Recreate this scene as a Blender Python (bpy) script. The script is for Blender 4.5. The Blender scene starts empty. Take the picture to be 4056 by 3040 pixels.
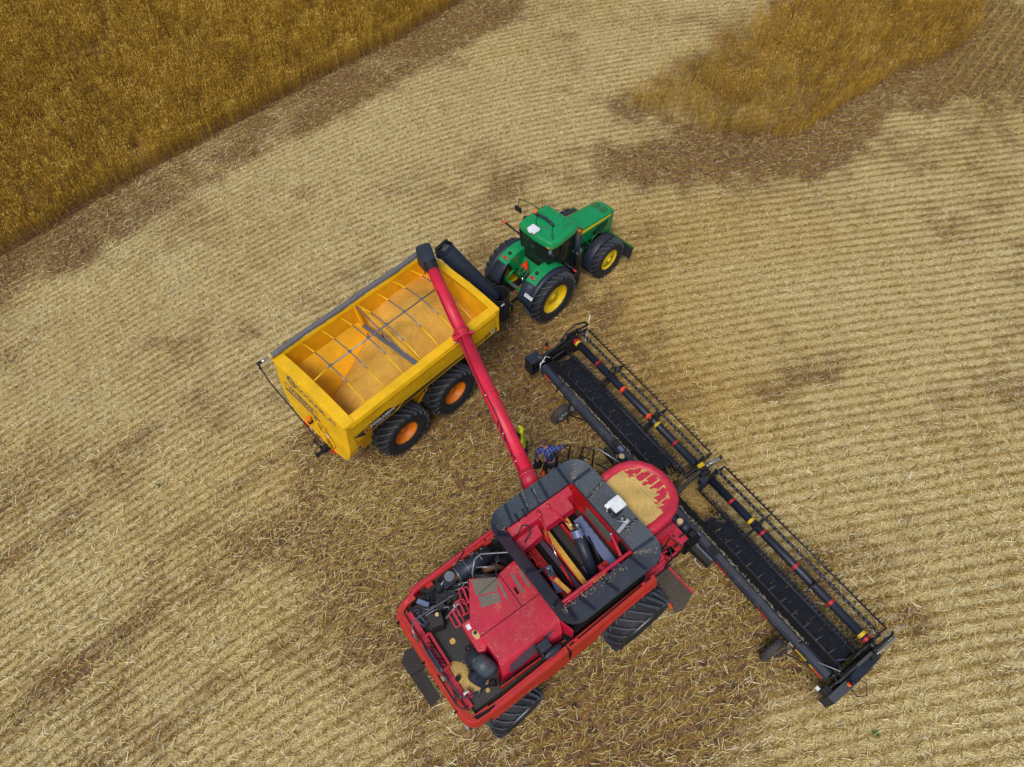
import bpy, bmesh, math, random
import numpy as np
from mathutils import Vector, Matrix
random.seed(7)
RNG = np.random.default_rng(11)
sc = bpy.context.scene
COL = sc.collection
PI = math.pi
V = Vector
R_ = math.radians

# ------------------------------------------------------------------ materials
def _new(name):
    m = bpy.data.materials.new(name)
    m.use_nodes = True
    nt = m.node_tree
    b = nt.nodes['Principled BSDF']
    return m, nt, b

def _n(nt, t, **kw):
    n = nt.nodes.new(t)
    for k, v in kw.items():
        if k in n.inputs: n.inputs[k].default_value = v
        else: setattr(n, k, v)
    return n

def _ramp(nt, stops):
    r = nt.nodes.new('ShaderNodeValToRGB')
    e = r.color_ramp.elements
    while len(e) > 1: e.remove(e[-1])
    e[0].position = stops[0][0]; e[0].color = stops[0][1]
    for p, c in stops[1:]:
        x = e.new(p); x.color = c
    return r

def g(v): return (v, v, v, 1)

def paint(name, col, rough=.35, dust=.25, speck=.0, metallic=0.0, coat=.0, dustcol=(.42, .31, .17), speckcol=(.62, .48, .25), dark=.0, bump=.05, spec=.5):
    """weathered sheet metal: large tonal drift, a film of dust on faces that look up, chaff flecks, small dents"""
    m, nt, b = _new(name)
    L = nt.links.new
    tc = _n(nt, 'ShaderNodeTexCoord')
    geo = _n(nt, 'ShaderNodeNewGeometry')
    n1 = _n(nt, 'ShaderNodeTexNoise', Scale=1.7, Detail=6.0, Roughness=.65); L(tc.outputs['Object'], n1.inputs['Vector'])
    n2 = _n(nt, 'ShaderNodeTexNoise', Scale=26.0, Detail=5.0, Roughness=.75); L(tc.outputs['Object'], n2.inputs['Vector'])
    hsv = _n(nt, 'ShaderNodeHueSaturation', Color=(*col, 1))
    mr = _n(nt, 'ShaderNodeMapRange'); mr.inputs['From Min'].default_value = .3; mr.inputs['From Max'].default_value = .7
    mr.inputs['To Min'].default_value = .82; mr.inputs['To Max'].default_value = 1.16
    L(n1.outputs['Fac'], mr.inputs['Value']); L(mr.outputs[0], hsv.inputs['Value'])
    # dust film
    sep = _n(nt, 'ShaderNodeSeparateXYZ'); L(geo.outputs['Normal'], sep.inputs[0])
    up = _n(nt, 'ShaderNodeMath', operation='MAXIMUM'); L(sep.outputs['Z'], up.inputs[0]); up.inputs[1].default_value = 0.12
    dm = _n(nt, 'ShaderNodeMapRange'); dm.inputs['From Min'].default_value = .36; dm.inputs['From Max'].default_value = .78
    L(n2.outputs['Fac'], dm.inputs['Value'])
    dm2 = _n(nt, 'ShaderNodeMath', operation='MULTIPLY'); L(dm.outputs[0], dm2.inputs[0]); L(up.outputs[0], dm2.inputs[1])
    dm3 = _n(nt, 'ShaderNodeMath', operation='MULTIPLY'); L(dm2.outputs[0], dm3.inputs[0]); dm3.inputs[1].default_value = dust
    mx = _n(nt, 'ShaderNodeMix', data_type='RGBA'); L(dm3.outputs[0], mx.inputs['Factor']); L(hsv.outputs[0], mx.inputs['A']); mx.inputs['B'].default_value = (*dustcol, 1)
    out = mx.outputs['Result']
    if speck > 0:
        vo = _n(nt, 'ShaderNodeTexVoronoi', Scale=78.0); vo.inputs['Randomness'].default_value = 1
        wv = _n(nt, 'ShaderNodeMapping'); wv.inputs['Scale'].default_value = (1, .55, 1)
        L(tc.outputs['Object'], wv.inputs[0]); L(wv.outputs[0], vo.inputs['Vector'])
        n3 = _n(nt, 'ShaderNodeTexNoise', Scale=2.6, Detail=4.0, Roughness=.7); L(tc.outputs['Object'], n3.inputs['Vector'])
        th = _n(nt, 'ShaderNodeMapRange'); th.inputs['From Min'].default_value = .36; th.inputs['From Max'].default_value = .7
        th.inputs['To Min'].default_value = .02; th.inputs['To Max'].default_value = .42 * speck + .05
        L(n3.outputs['Fac'], th.inputs['Value'])
        lt = _n(nt, 'ShaderNodeMath', operation='LESS_THAN'); L(vo.outputs['Distance'], lt.inputs[0]); L(th.outputs[0], lt.inputs[1])
        u2 = _n(nt, 'ShaderNodeMath', operation='GREATER_THAN'); L(sep.outputs['Z'], u2.inputs[0]); u2.inputs[1].default_value = .35
        s2 = _n(nt, 'ShaderNodeMath', operation='MULTIPLY'); L(lt.outputs[0], s2.inputs[0]); L(u2.outputs[0], s2.inputs[1])
        s3 = _n(nt, 'ShaderNodeMath', operation='MULTIPLY'); L(s2.outputs[0], s3.inputs[0]); s3.inputs[1].default_value = .85
        m2 = _n(nt, 'ShaderNodeMix', data_type='RGBA'); L(s3.outputs[0], m2.inputs['Factor']); L(out, m2.inputs['A']); m2.inputs['B'].default_value = (*speckcol, 1)
        out = m2.outputs['Result']
    L(out, b.inputs['Base Color'])
    rr = _n(nt, 'ShaderNodeMapRange'); rr.inputs['To Min'].default_value = rough - .06; rr.inputs['To Max'].default_value = min(1, rough + .3)
    L(n2.outputs['Fac'], rr.inputs['Value']); L(rr.outputs[0], b.inputs['Roughness'])
    b.inputs['Metallic'].default_value = metallic
    b.inputs['Coat Weight'].default_value = coat
    b.inputs['Specular IOR Level'].default_value = spec
    if bump:
        n4 = _n(nt, 'ShaderNodeTexNoise', Scale=3.5, Detail=3.0); L(tc.outputs['Object'], n4.inputs['Vector'])
        bp = _n(nt, 'ShaderNodeBump', Strength=bump, Distance=.05); L(n4.outputs['Fac'], bp.inputs['Height']); L(bp.outputs[0], b.inputs['Normal'])
    return m

def grainmat(name, c1, c2, c3, scale=60):
    m, nt, b = _new(name); L = nt.links.new
    tc = _n(nt, 'ShaderNodeTexCoord')
    n1 = _n(nt, 'ShaderNodeTexNoise', Scale=scale, Detail=3.0, Roughness=.8); L(tc.outputs['Object'], n1.inputs['Vector'])
    n2 = _n(nt, 'ShaderNodeTexNoise', Scale=1.3, Detail=5.0, Roughness=.6); L(tc.outputs['Object'], n2.inputs['Vector'])
    r1 = _ramp(nt, [(.34, (*c1, 1)), (.5, (*c2, 1)), (.66, (*c3, 1))]); L(n1.outputs['Fac'], r1.inputs[0])
    h = _n(nt, 'ShaderNodeHueSaturation'); L(r1.outputs[0], h.inputs['Color'])
    mr = _n(nt, 'ShaderNodeMapRange'); mr.inputs['From Min'].default_value = .3; mr.inputs['From Max'].default_value = .7; mr.inputs['To Min'].default_value = .78; mr.inputs['To Max'].default_value = 1.18
    L(n2.outputs['Fac'], mr.inputs['Value']); L(mr.outputs[0], h.inputs['Value'])
    L(h.outputs[0], b.inputs['Base Color']); b.inputs['Roughness'].default_value = .8
    bp = _n(nt, 'ShaderNodeBump', Strength=.5, Distance=.02); L(n1.outputs['Fac'], bp.inputs['Height']); L(bp.outputs[0], b.inputs['Normal'])
    return m

def strawmat(name, stops, rough=.75, trans=0.0):
    """colour by a per-face random value stored on the blades"""
    m, nt, b = _new(name); L = nt.links.new
    a = _n(nt, 'ShaderNodeAttribute', attribute_name='tone')
    r = _ramp(nt, [(p, (*c, 1)) for p, c in stops]); L(a.outputs['Fac'], r.inputs[0])
    L(r.outputs[0], b.inputs['Base Color']); b.inputs['Roughness'].default_value = rough
    b.inputs['Specular IOR Level'].default_value = .25
    return m

def plain(name, col, rough=.5, metallic=0., spec=.5, coat=0., alpha=1.):
    m, nt, b = _new(name); L = nt.links.new
    tc = _n(nt, 'ShaderNodeTexCoord')
    n1 = _n(nt, 'ShaderNodeTexNoise', Scale=9.0, Detail=4.0); L(tc.outputs['Object'], n1.inputs['Vector'])
    h = _n(nt, 'ShaderNodeHueSaturation', Color=(*col, 1))
    mr = _n(nt, 'ShaderNodeMapRange'); mr.inputs['To Min'].default_value = .8; mr.inputs['To Max'].default_value = 1.2
    L(n1.outputs['Fac'], mr.inputs['Value']); L(mr.outputs[0], h.inputs['Value']); L(h.outputs[0], b.inputs['Base Color'])
    b.inputs['Roughness'].default_value = rough; b.inputs['Metallic'].default_value = metallic
    b.inputs['Specular IOR Level'].default_value = spec; b.inputs['Coat Weight'].default_value = coat
    return m

def glassmat(name, tint=(.05, .08, .07)):
    m, nt, b = _new(name); L = nt.links.new
    out = nt.nodes['Material Output']
    tr = _n(nt, 'ShaderNodeBsdfTransparent'); tr.inputs['Color'].default_value = (.3, .38, .35, 1)
    b.inputs['Base Color'].default_value = (*tint, 1); b.inputs['Roughness'].default_value = .06
    mx = _n(nt, 'ShaderNodeMixShader'); mx.inputs[0].default_value = .34
    L(tr.outputs[0], mx.inputs[1]); L(b.outputs[0], mx.inputs[2]); L(mx.outputs[0], out.inputs['Surface'])
    return m

M = {}
M['red'] = paint('red paint', (.54, .006, .046), .38, .20, .75, speckcol=(.66, .42, .25))
M['redclean'] = paint('clean red paint', (.58, .006, .048), .36, .22, .12)
M['redtube'] = paint('auger red paint', (.74, .008, .055), .34, .16, .12)
M['redside'] = paint('red panel paint with reflection tint', (.50, .018, .014), .34, .18, .0)  # same red as the tops, the sky's effect on the sides tinted in
M['redin'] = paint('tank inner red paint', (.50, .008, .012), .4, .10, .0)
M['navy'] = paint('dusty tank plate with sky reflection', (.030, .058, .092), .36, .34, .5, speckcol=(.50, .43, .30))  # base and dust lifted so the colour also carries the sky reflection
M['navyclean'] = paint('dark blue black metal', (.010, .021, .046), .36, .10, .12)
M['black'] = paint('black frame paint', (.006, .008, .013), .40, .07, .08)
M['blackdull'] = paint('dull black metal', (.011, .012, .016), .6, .14, .12)
M['void'] = plain('dark underbody', (.008, .008, .009), .8, spec=.2)
M['reelblk'] = paint('reel tube paint', (.008, .015, .032), .34, .05, .0)
M['beam'] = paint('header beam with chaff', (.011, .021, .044), .38, .12, .55)
M['belt'] = paint('draper rubber', (.005, .009, .022), .5, .04, .05)
M['rubber'] = paint('tyre rubber', (.013, .016, .024), .6, .35, .0, dustcol=(.10, .09, .08), bump=.1)
M['lug'] = paint('worn tyre lug', (.050, .062, .086), .55, .5, .0, dustcol=(.15, .13, .11), bump=.1)
M['rubberdull'] = paint('old tyre rubber', (.05, .05, .05), .75, .5, .05, dustcol=(.15, .13, .1))
M['yellow'] = paint('yellow bin paint', (.92, .53, .002), .32, .08, .0)
M['yellowin'] = paint('yellow bin inner paint', (.88, .46, .004), .45, .12, .0)
M['orange'] = paint('orange wheel paint', (.85, .23, .004), .35, .10, .0)
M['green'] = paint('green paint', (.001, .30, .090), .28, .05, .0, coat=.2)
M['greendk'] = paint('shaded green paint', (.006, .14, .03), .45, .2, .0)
M['jdyellow'] = paint('bright yellow wheel paint', (.88, .62, .004), .35, .06, .0)
M['stripe'] = plain('yellow stripe', (.85, .78, .01), .4)
M['steel'] = plain('galvanised steel', (.28, .30, .33), .35, .7)
M['chrome'] = plain('bright steel', (.65, .66, .68), .18, .95)
M['bluesteel'] = plain('blue grey polished steel', (.20, .25, .42), .35, .4)
M['chaffgrey'] = plain('grey chaff', (.46, .38, .25), .8)
M['rimgrey'] = plain('silver wheel', (.42, .46, .50), .4, .3)
M['white'] = plain('white plastic', (.82, .85, .86), .35)
M['beige'] = plain('beige plastic cap', (.62, .47, .22), .45)
M['amber'] = plain('amber lens', (.9, .22, .01), .2, coat=.6)
M['redlens'] = plain('red lens', (.55, .01, .01), .2, coat=.5)
M['orangefluoro'] = plain('orange reflector tape', (.90, .085, .01), .35)
M['yellowtape'] = plain('yellow tape', (.68, .46, .01), .45)
M['redtape'] = plain('red tape', (.48, .010, .018), .45)
M['glass'] = glassmat('cab glass')
M['mesh'] = paint('grey dusty mesh', (.13, .13, .12), .8, .5, .2)
M['stepmesh'] = paint('worn step grating', (.030, .030, .028), .75, .35, .25)
M['deckmat'] = paint('ribbed deck mat', (.018, .024, .034), .55, .2, .15)
M['sign'] = plain('black decal', (.012, .013, .018), .35)
M['signgrey'] = plain('grey decal', (.10, .10, .09), .4)
M['silvertext'] = plain('faded silver lettering', (.40, .24, .16), .4)
M['grain'] = grainmat('wheat grain', (.40, .18, .012), (.72, .38, .040), (.92, .62, .16))
M['grainpale'] = grainmat('pale grain dust', (.44, .27, .06), (.66, .44, .13), (.78, .58, .22), 45)
M['cloth'] = plain('grey roll tarp', (.15, .15, .16), .8)
M['decalor'] = plain('orange decal', (.85, .35, .01), .35)
M['whitetext'] = plain('white lettering', (.8, .82, .85), .4)
M['skin'] = plain('skin', (.52, .24, .17), .5)
M['hair'] = plain('short brown hair', (.10, .045, .03), .7)
M['jeans'] = plain('dark trousers', (.015, .02, .035), .8)
M['hivis'] = plain('hi vis yellow cloth', (.80, .85, .01), .75)
M['hivisor'] = plain('orange yoke cloth', (.9, .38, .01), .75)
M['blackcloth'] = plain('black cloth', (.008, .009, .012), .75)
M['boot'] = plain('brown boots', (.08, .04, .02), .7)
M['purple'] = plain('faded purple grey steel', (.07, .045, .07), .5)
M['rust'] = plain('rusty steel', (.22, .12, .07), .7, .3)
M['decaltan'] = plain('tan warning decal', (.75, .42, .2), .5)

def plaid():
    m, nt, b = _new('blue plaid shirt'); L = nt.links.new
    tc = _n(nt, 'ShaderNodeTexCoord')
    col = None
    sep = _n(nt, 'ShaderNodeSeparateXYZ'); L(tc.outputs['Object'], sep.inputs[0])
    fs = []
    for ax, ph in (('X', 0.), ('Y', .5), ('Z', .2)):
        a = _n(nt, 'ShaderNodeMath', operation='MULTIPLY_ADD'); L(sep.outputs[ax], a.inputs[0]); a.inputs[1].default_value = 11.5; a.inputs[2].default_value = ph
        f = _n(nt, 'ShaderNodeMath', operation='FRACT'); L(a.outputs[0], f.inputs[0])
        l = _n(nt, 'ShaderNodeMath', operation='LESS_THAN'); L(f.outputs[0], l.inputs[0]); l.inputs[1].default_value = .16
        fs.append(l)
    ad = _n(nt, 'ShaderNodeMath', operation='ADD'); L(fs[0].outputs[0], ad.inputs[0]); L(fs[1].outputs[0], ad.inputs[1])
    ad2 = _n(nt, 'ShaderNodeMath', operation='ADD'); L(ad.outputs[0], ad2.inputs[0]); L(fs[2].outputs[0], ad2.inputs[1])
    dv = _n(nt, 'ShaderNodeMath', operation='MULTIPLY'); L(ad2.outputs[0], dv.inputs[0]); dv.inputs[1].default_value = .5
    r = _ramp(nt, [(0, (.012, .02, .16, 1)), (.45, (.06, .10, .36, 1)), (1, (.35, .42, .62, 1))]); L(dv.outputs[0], r.inputs[0])
    L(r.outputs[0], b.inputs['Base Color']); b.inputs['Roughness'].default_value = .8
    return m
M['plaid'] = plaid()

# ------------------------------------------------------------------ mesh builder
class MB:
    def __init__(s): s.v = []; s.f = []; s.m = []; s.sm = []; s.mats = []
    def _mi(s, mat):
        if mat not in s.mats: s.mats.append(mat)
        return s.mats.index(mat)
    def add(s, vs, fs, mat=None, smooth=False):
        o = len(s.v); s.v += [tuple(p) for p in vs]
        mi = s._mi(mat)
        for f in fs: s.f.append(tuple(i + o for i in f)); s.m.append(mi); s.sm.append(smooth)
    def box(s, c, d, mat=None, rot=None, taper=None):
        hx, hy, hz = d[0] / 2, d[1] / 2, d[2] / 2
        t = taper or 1.
        vs = [V((sx * hx * (t if sz > 0 else 1), sy * hy * (t if sz > 0 else 1), sz * hz)) for sz in (-1, 1) for sy in (-1, 1) for sx in (-1, 1)]
        if rot is not None: vs = [rot @ p for p in vs]
        c = V(c); vs = [p + c for p in vs]
        s.add(vs, [(0, 2, 3, 1), (4, 5, 7, 6), (0, 1, 5, 4), (2, 6, 7, 3), (0, 4, 6, 2), (1, 3, 7, 5)], mat)
    def bb(s, a, b, mat=None):
        s.box([(a[i] + b[i]) / 2 for i in range(3)], [abs(b[i] - a[i]) for i in range(3)], mat)
    def bar(s, a, b, w, h, mat=None, up=(0, 0, 1)):
        a = V(a); b = V(b); x = (b - a); L = x.length
        if L < 1e-6: return
        x.normalize(); u = V(up)
        y = u.cross(x)
        if y.length < 1e-4: y = V((0, 1, 0)).cross(x)
        y.normalize(); z = x.cross(y)
        s.box((a + b) / 2, (L, w, h), mat, Matrix((x, y, z)).transposed())
    def tube(s, pts, r, mat=None, n=8, cap=True, smooth=True, closed=False):
        pts = [V(p) for p in pts]; N = len(pts)
        rs = r if isinstance(r, (list, tuple)) else [r] * N
        rings = []; prev = None
        for i, p in enumerate(pts):
            if closed: d = pts[(i + 1) % N] - pts[i - 1]
            else: d = (pts[min(i + 1, N - 1)] - pts[max(i - 1, 0)])
            d.normalize()
            if prev is None:
                a = V((0, 0, 1)) if abs(d.z) < .9 else V((1, 0, 0))
                u = d.cross(a).normalized()
            else:
                u = (prev - d * prev.dot(d))
                if u.length < 1e-5: u = d.cross(V((0, 0, 1)))
                u.normalize()
            prev = u; w = d.cross(u)
            rings.append([p + (u * math.cos(2 * PI * k / n) + w * math.sin(2 * PI * k / n)) * rs[i] for k in range(n)])
        vs = [q for r_ in rings for q in r_]; fs = []
        for i in range(N - 1 + (1 if closed else 0)):
            j = (i + 1) % N
            for k in range(n):
                fs.append((i * n + k, i * n + (k + 1) % n, j * n + (k + 1) % n, j * n + k))
        s.add(vs, fs, mat, smooth)
        if cap and not closed:
            s.add(rings[0], [tuple(range(n - 1, -1, -1))], mat); s.add(rings[-1], [tuple(range(n))], mat)
    def prism(s, poly, axis, a, b, mat=None, smooth=False):
        """poly: 2D points; extruded along axis (0,1,2) from a to b"""
        def P(p, t):
            if axis == 0: return (t, p[0], p[1])
            if axis == 1: return (p[0], t, p[1])
            return (p[0], p[1], t)
        n = len(poly); vs = [P(p, a) for p in poly] + [P(p, b) for p in poly]
        s.add(vs, [(i, (i + 1) % n, n + (i + 1) % n, n + i) for i in range(n)], mat, smooth)
        s.add([P(p, a) for p in poly], [tuple(range(n - 1, -1, -1))], mat); s.add([P(p, b) for p in poly], [tuple(range(n))], mat)
    def loft(s, loops, mat=None, smooth=False, closed=True, capa=True, capb=True):
        n = len(loops[0]); vs = [p for l in loops for p in l]; fs = []
        for i in range(len(loops) - 1):
            for k in range(n if closed else n - 1):
                fs.append((i * n + k, i * n + (k + 1) % n, (i + 1) * n + (k + 1) % n, (i + 1) * n + k))
        s.add(vs, fs, mat, smooth)
        if capa and closed: s.add(loops[0], [tuple(range(n - 1, -1, -1))], mat)
        if capb and closed: s.add(loops[-1], [tuple(range(n))], mat)
    def lathe(s, prof, c, axis, n=40, mat=None, smooth=True, close=False):
        """prof: (r, t) along axis"""
        c = V(c); ax = V(axis).normalized()
        u = ax.cross(V((0, 0, 1)) if abs(ax.z) < .9 else V((1, 0, 0))).normalized(); w = ax.cross(u)
        vs = []; K = len(prof)
        for k in range(n):
            a = 2 * PI * k / n; d = u * math.cos(a) + w * math.sin(a)
            for r, t in prof: vs.append(c + d * r + ax * t)
        fs = []
        for k in range(n):
            k2 = (k + 1) % n
            for i in range(K - 1 + (1 if close else 0)):
                j = (i + 1) % K
                fs.append((k * K + i, k2 * K + i, k2 * K + j, k * K + j))
        s.add(vs, fs, mat, smooth)
    def disc(s, c, axis, r, t, mat=None, n=24):
        s.tube([V(c) - V(axis).normalized() * t / 2, V(c) + V(axis).normalized() * t / 2], r, mat, n, True, False)
    def ball(s, c, r, mat=None, n=12, sc_=(1, 1, 1), zmin=-1.):
        c = V(c); vs = []; fs = []; m = n // 2 + 1
        for i in range(m):
            ph = PI * i / (m - 1)
            z = max(math.cos(ph), zmin)
            for k in range(n):
                a = 2 * PI * k / n
                vs.append(c + V((math.sin(ph) * math.cos(a) * r * sc_[0], math.sin(ph) * math.sin(a) * r * sc_[1], z * r * sc_[2])))
        for i in range(m - 1):
            for k in range(n): fs.append((i * n + k, (i + 1) * n + k, (i + 1) * n + (k + 1) % n, i * n + (k + 1) % n))
        s.add(vs, fs, mat, True)
    def quad(s, a, b, c, d, mat=None): s.add([a, b, c, d], [(0, 1, 2, 3)], mat)
    def build(s, name, mat=None, parent=None, bevel=0., thick=0., loc=None):
        me = bpy.data.meshes.new(name)
        me.from_pydata(s.v, [], s.f)
        for k in s.mats: me.materials.append(M[k] if k else M[mat])
        me.polygons.foreach_set('material_index', s.m)
        me.polygons.foreach_set('use_smooth', s.sm)
        bm = bmesh.new(); bm.from_mesh(me)
        bmesh.ops.remove_doubles(bm, verts=bm.verts, dist=1e-5)
        bmesh.ops.recalc_face_normals(bm, faces=bm.faces)
        bm.to_mesh(me); bm.free(); me.update()
        o = bpy.data.objects.new(name, me); COL.objects.link(o)
        if parent: o.parent = parent
        if loc: o.location = loc
        if thick:
            t = o.modifiers.new('t', 'SOLIDIFY'); t.thickness = thick; t.offset = 0
        if bevel:
            b = o.modifiers.new('b', 'BEVEL'); b.width = bevel; b.segments = 2; b.limit_method = 'ANGLE'; b.angle_limit = R_(40)
        return o

def each(name, mat, parent, fns, **kw):
    return [one(name, mat, parent, f, **kw) for f in fns]

def one(name, mat, parent, fn, **kw):
    b = MB(); fn(b); return b.build(name, mat, parent, **kw)

def empty(name, loc=(0, 0, 0), rz=0., parent=None):
    o = bpy.data.objects.new(name, None); COL.objects.link(o)
    o.location = loc; o.rotation_euler = (0, 0, rz); o.empty_display_size = .3
    if parent: o.parent = parent
    return o

def tag(o, label=None, cat=None, group=None, kind=None):
    if label: o['label'] = label
    if cat: o['category'] = cat
    if group: o['group'] = group
    if kind: o['kind'] = kind
    return o

def text(body, size, mat, parent, mtx, name='lettering', extr=.002, sx=1., bold=.0, spacing=1.):
    cu = bpy.data.curves.new('t', 'FONT'); cu.body = body; cu.size = size; cu.extrude = extr
    cu.align_x = 'CENTER'; cu.align_y = 'CENTER'; cu.offset = bold; cu.space_character = spacing; cu.resolution_u = 3
    t = bpy.data.objects.new('t', cu); COL.objects.link(t)
    dg = bpy.context.evaluated_depsgraph_get(); dg.update()
    me = bpy.data.meshes.new_from_object(t.evaluated_get(dg))
    bpy.data.objects.remove(t)
    me.name = name
    for v in me.vertices: v.co = mtx @ V((v.co.x * sx, v.co.y, v.co.z))
    me.materials.clear(); me.materials.append(M[mat])
    o = bpy.data.objects.new(name, me); COL.objects.link(o); o.parent = parent
    return o

def plane_m(origin, xdir, ydir):
    x = V(xdir).normalized(); y = V(ydir); y = (y - x * y.dot(x)).normalized(); z = x.cross(y)
    m = Matrix((x, y, z)).transposed().to_4x4(); m.translation = V(origin); return m

def rrect(x0, x1, y0, y1, r, n=6):
    pts = []
    for cx, cy, a0 in ((x1 - r, y1 - r, 0), (x0 + r, y1 - r, 90), (x0 + r, y0 + r, 180), (x1 - r, y0 + r, 270)):
        for i in range(n + 1):
            a = R_(a0 + 90 * i / n); pts.append((cx + r * math.cos(a), cy + r * math.sin(a)))
    return pts

# ------------------------------------------------------------------ wheels
def make_wheel(parent, loc, R, W, rim, nl, side, rimmat, dirn=1, steer=0., lug=.045, rec=.12, lugw=.055, name='wheel', treadmat='rubber'):
    """side +1: outer face towards +y; wheel axis along y"""
    e = empty(name, loc, steer, parent)
    b = MB(); h = W / 2
    prof = [(rim, -h * .80), (rim + .03, -h * .88), (rim + (R - rim) * .45, -h * 1.0), (R - .13, -h * .97), (R - .055, -h * .86), (R - .02 - lug, -h * .55), (R - lug, 0),
            (R - .02 - lug, h * .55), (R - .055, h * .86), (R - .13, h * .97), (rim + (R - rim) * .45, h * 1.0), (rim + .03, h * .88), (rim, h * .80)]
    b.lathe(prof, (0, 0, 0), (0, 1, 0), 56, treadmat)
    def P(th, y, r): return V((r * math.cos(th), y, r * math.sin(th)))
    for i in range(nl):
        for sg in (-1, 1):
            t0 = 2 * PI * (i + (0 if sg < 0 else .5)) / nl
            sweep = (W * .55) / R * dirn
            path = [(t0, -.03 * sg * W, R), (t0 + sweep * .33, .18 * sg * W, R + .0), (t0 + sweep * .72, .38 * sg * W, R - .012), (t0 + sweep, .492 * sg * W, R - .05), (t0 + sweep * 1.04, .505 * sg * W, R - .14)]
            secs = []
            for q, (th, y, r) in enumerate(path):
                wd = lugw * (1 if q < 3 else 1.25) / R
                lo = lug + .035
                if q < 4:
                    secs.append([P(th - wd / 2, y, r - lo), P(th - wd * .38, y, r + .012), P(th + wd * .38, y, r + .012), P(th + wd / 2, y, r - lo)])
                else:
                    secs.append([P(th - wd / 2, y - sg * .05, r), P(th - wd * .38, y, r), P(th + wd * .38, y, r), P(th + wd / 2, y - sg * .05, r)])
            b.loft(secs, 'lug' if treadmat == 'rubber' else treadmat)
    b.build('tyre', treadmat, e)
    b = MB(); s = side
    pr = [(rim + .005, s * h * .82), (rim + .035, s * h * .86), (rim + .03, s * h * .80), (rim - .03, s * h * .72), (rim - .045, s * h * .55), (rim - .075, s * h * .45),
          (rim - .085, s * (h * .8 - rec)), (rim * .55, s * (h * .8 - rec - .02)), (rim * .5, s * (h * .8 - rec + .02)), (rim * .22, s * (h * .8 - rec + .03)), (rim * .2, s * (h * .8 - rec + .1)), (0.001, s * (h * .8 - rec + .1))]
    b.lathe(pr, (0, 0, 0), (0, 1, 0), 40, rimmat)
    b.lathe([(rim + .005, -s * h * .8), (rim - .05, -s * h * .5), (rim * .9, 0), (0.001, 0)], (0, 0, 0), (0, 1, 0), 32, rimmat)
    for k in range(10):
        a = 2 * PI * k / 10
        b.disc((rim * .38 * math.cos(a), s * (h * .8 - rec + .035), rim * .38 * math.sin(a)), (0, 1, 0), .018, .03, 'steel', 6)
    b.build('rim', rimmat, e)
    return e
# ================================================================== CHASER BIN
B_ = empty('grain_cart', (-3.616, 12.698, 0), R_(45.7))
tag(B_, 'yellow open-topped grain cart heaped with wheat behind the green tractor', 'grain cart')
def section(x, ztop, zband, zlow, wt, wb, wl, zbot, wbot):
    return
# outer shell: side walls
def shell(b):
    T = 3.70
    for s in (-1, 1):
        # upper band with creases, lofted along x
        prof = [(1.67, T), (1.70, T - .10), (1.66, T - .18), (1.655, 3.2), (1.62, 2.70)]
        xs = [-2.78, -2.6, 0, 2.5, 2.78]
        loops = [[(x, s * y, z) for y, z in prof] for x in xs]
        b.loft(loops, 'yellow', closed=False)
        # cut corner at the front bottom and the sloping hopper skirt
        b.loft([[(-2.78, s * 1.615, 2.70), (-2.6, s * 1.30, 2.45), (-2.3, s * .9, 1.55)], [(2.70, s * 1.615, 2.70), (2.45, s * 1.30, 2.42), (1.8, s * .9, 1.55)]], 'yellow', closed=False)
        b.quad((2.90, s * 1.64, 2.72), (2.70, s * 1.615, 2.70), (1.8, s * .9, 1.55), (2.6, s * .95, 2.0), 'yellow')
    # rear end wall: bowed top edge, rounded bottom corners
    N = 24; out = []
    def rear_poly(x, sh=0.):
        pts = []
        for i in range(N + 1):
            t = -1 + 2 * i / N
            pts.append((x, t * 1.67, T + .16 * (1 - t * t)))
        for a in range(0, 7):
            t = R_(a * 90 / 6); pts.append((x - sh * (3.7 - (2.75 - 1.08 * math.sin(t))), 1.66 - .62 * (1 - math.cos(t)), 2.75 - 1.08 * math.sin(t)))
        pts += [(x - sh * 2.08, .92, 1.62), (x - sh * 2.08, -.92, 1.62)]
        for a in range(6, -1, -1):
            t = R_(a * 90 / 6); pts.append((x - sh * (3.7 - (2.75 - 1.08 * math.sin(t))), -(1.66 - .62 * (1 - math.cos(t))), 2.75 - 1.08 * math.sin(t)))
        return pts
    b.add(rear_poly(-2.90, .10), [tuple(range(len(rear_poly(-2.9))))], 'yellow')
    b.loft([rear_poly(-2.90, .10), rear_poly(-2.78, -.02)], 'yellow', capa=False, capb=False)
    b.add([(2.90, y, z) for y, z in ((-1.66, 2.72), (-1.67, T), (-.8, T + .12), (0, T + .16), (.8, T + .12), (1.67, T), (1.66, 2.72), (.95, 2.0), (-.95, 2.0))], [tuple(range(9))], 'yellow')
    for s in (-1, 1):
        b.quad((2.78, s * 1.67, T), (2.90, s * 1.66, T), (2.90, s * 1.66, 2.72), (2.78, s * 1.6, 2.72), 'yellow')
    # lower rear hopper end
    b.loft([[(-3.12, -.9, 1.66), (-3.12, .9, 1.66), (-2.3, .9, 1.6), (-2.3, -.9, 1.6)], [(-3.06, -.82, 1.35), (-3.06, .6, 1.35), (-2.3, .6, 1.0), (-2.3, -.82, 1.0)]], 'yellow')
    b.bb((-2.3, -.9, .9), (1.8, .9, 1.58), 'yellowin')
shell_o = one('tub', 'yellow', B_, shell, bevel=.0)
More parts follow.
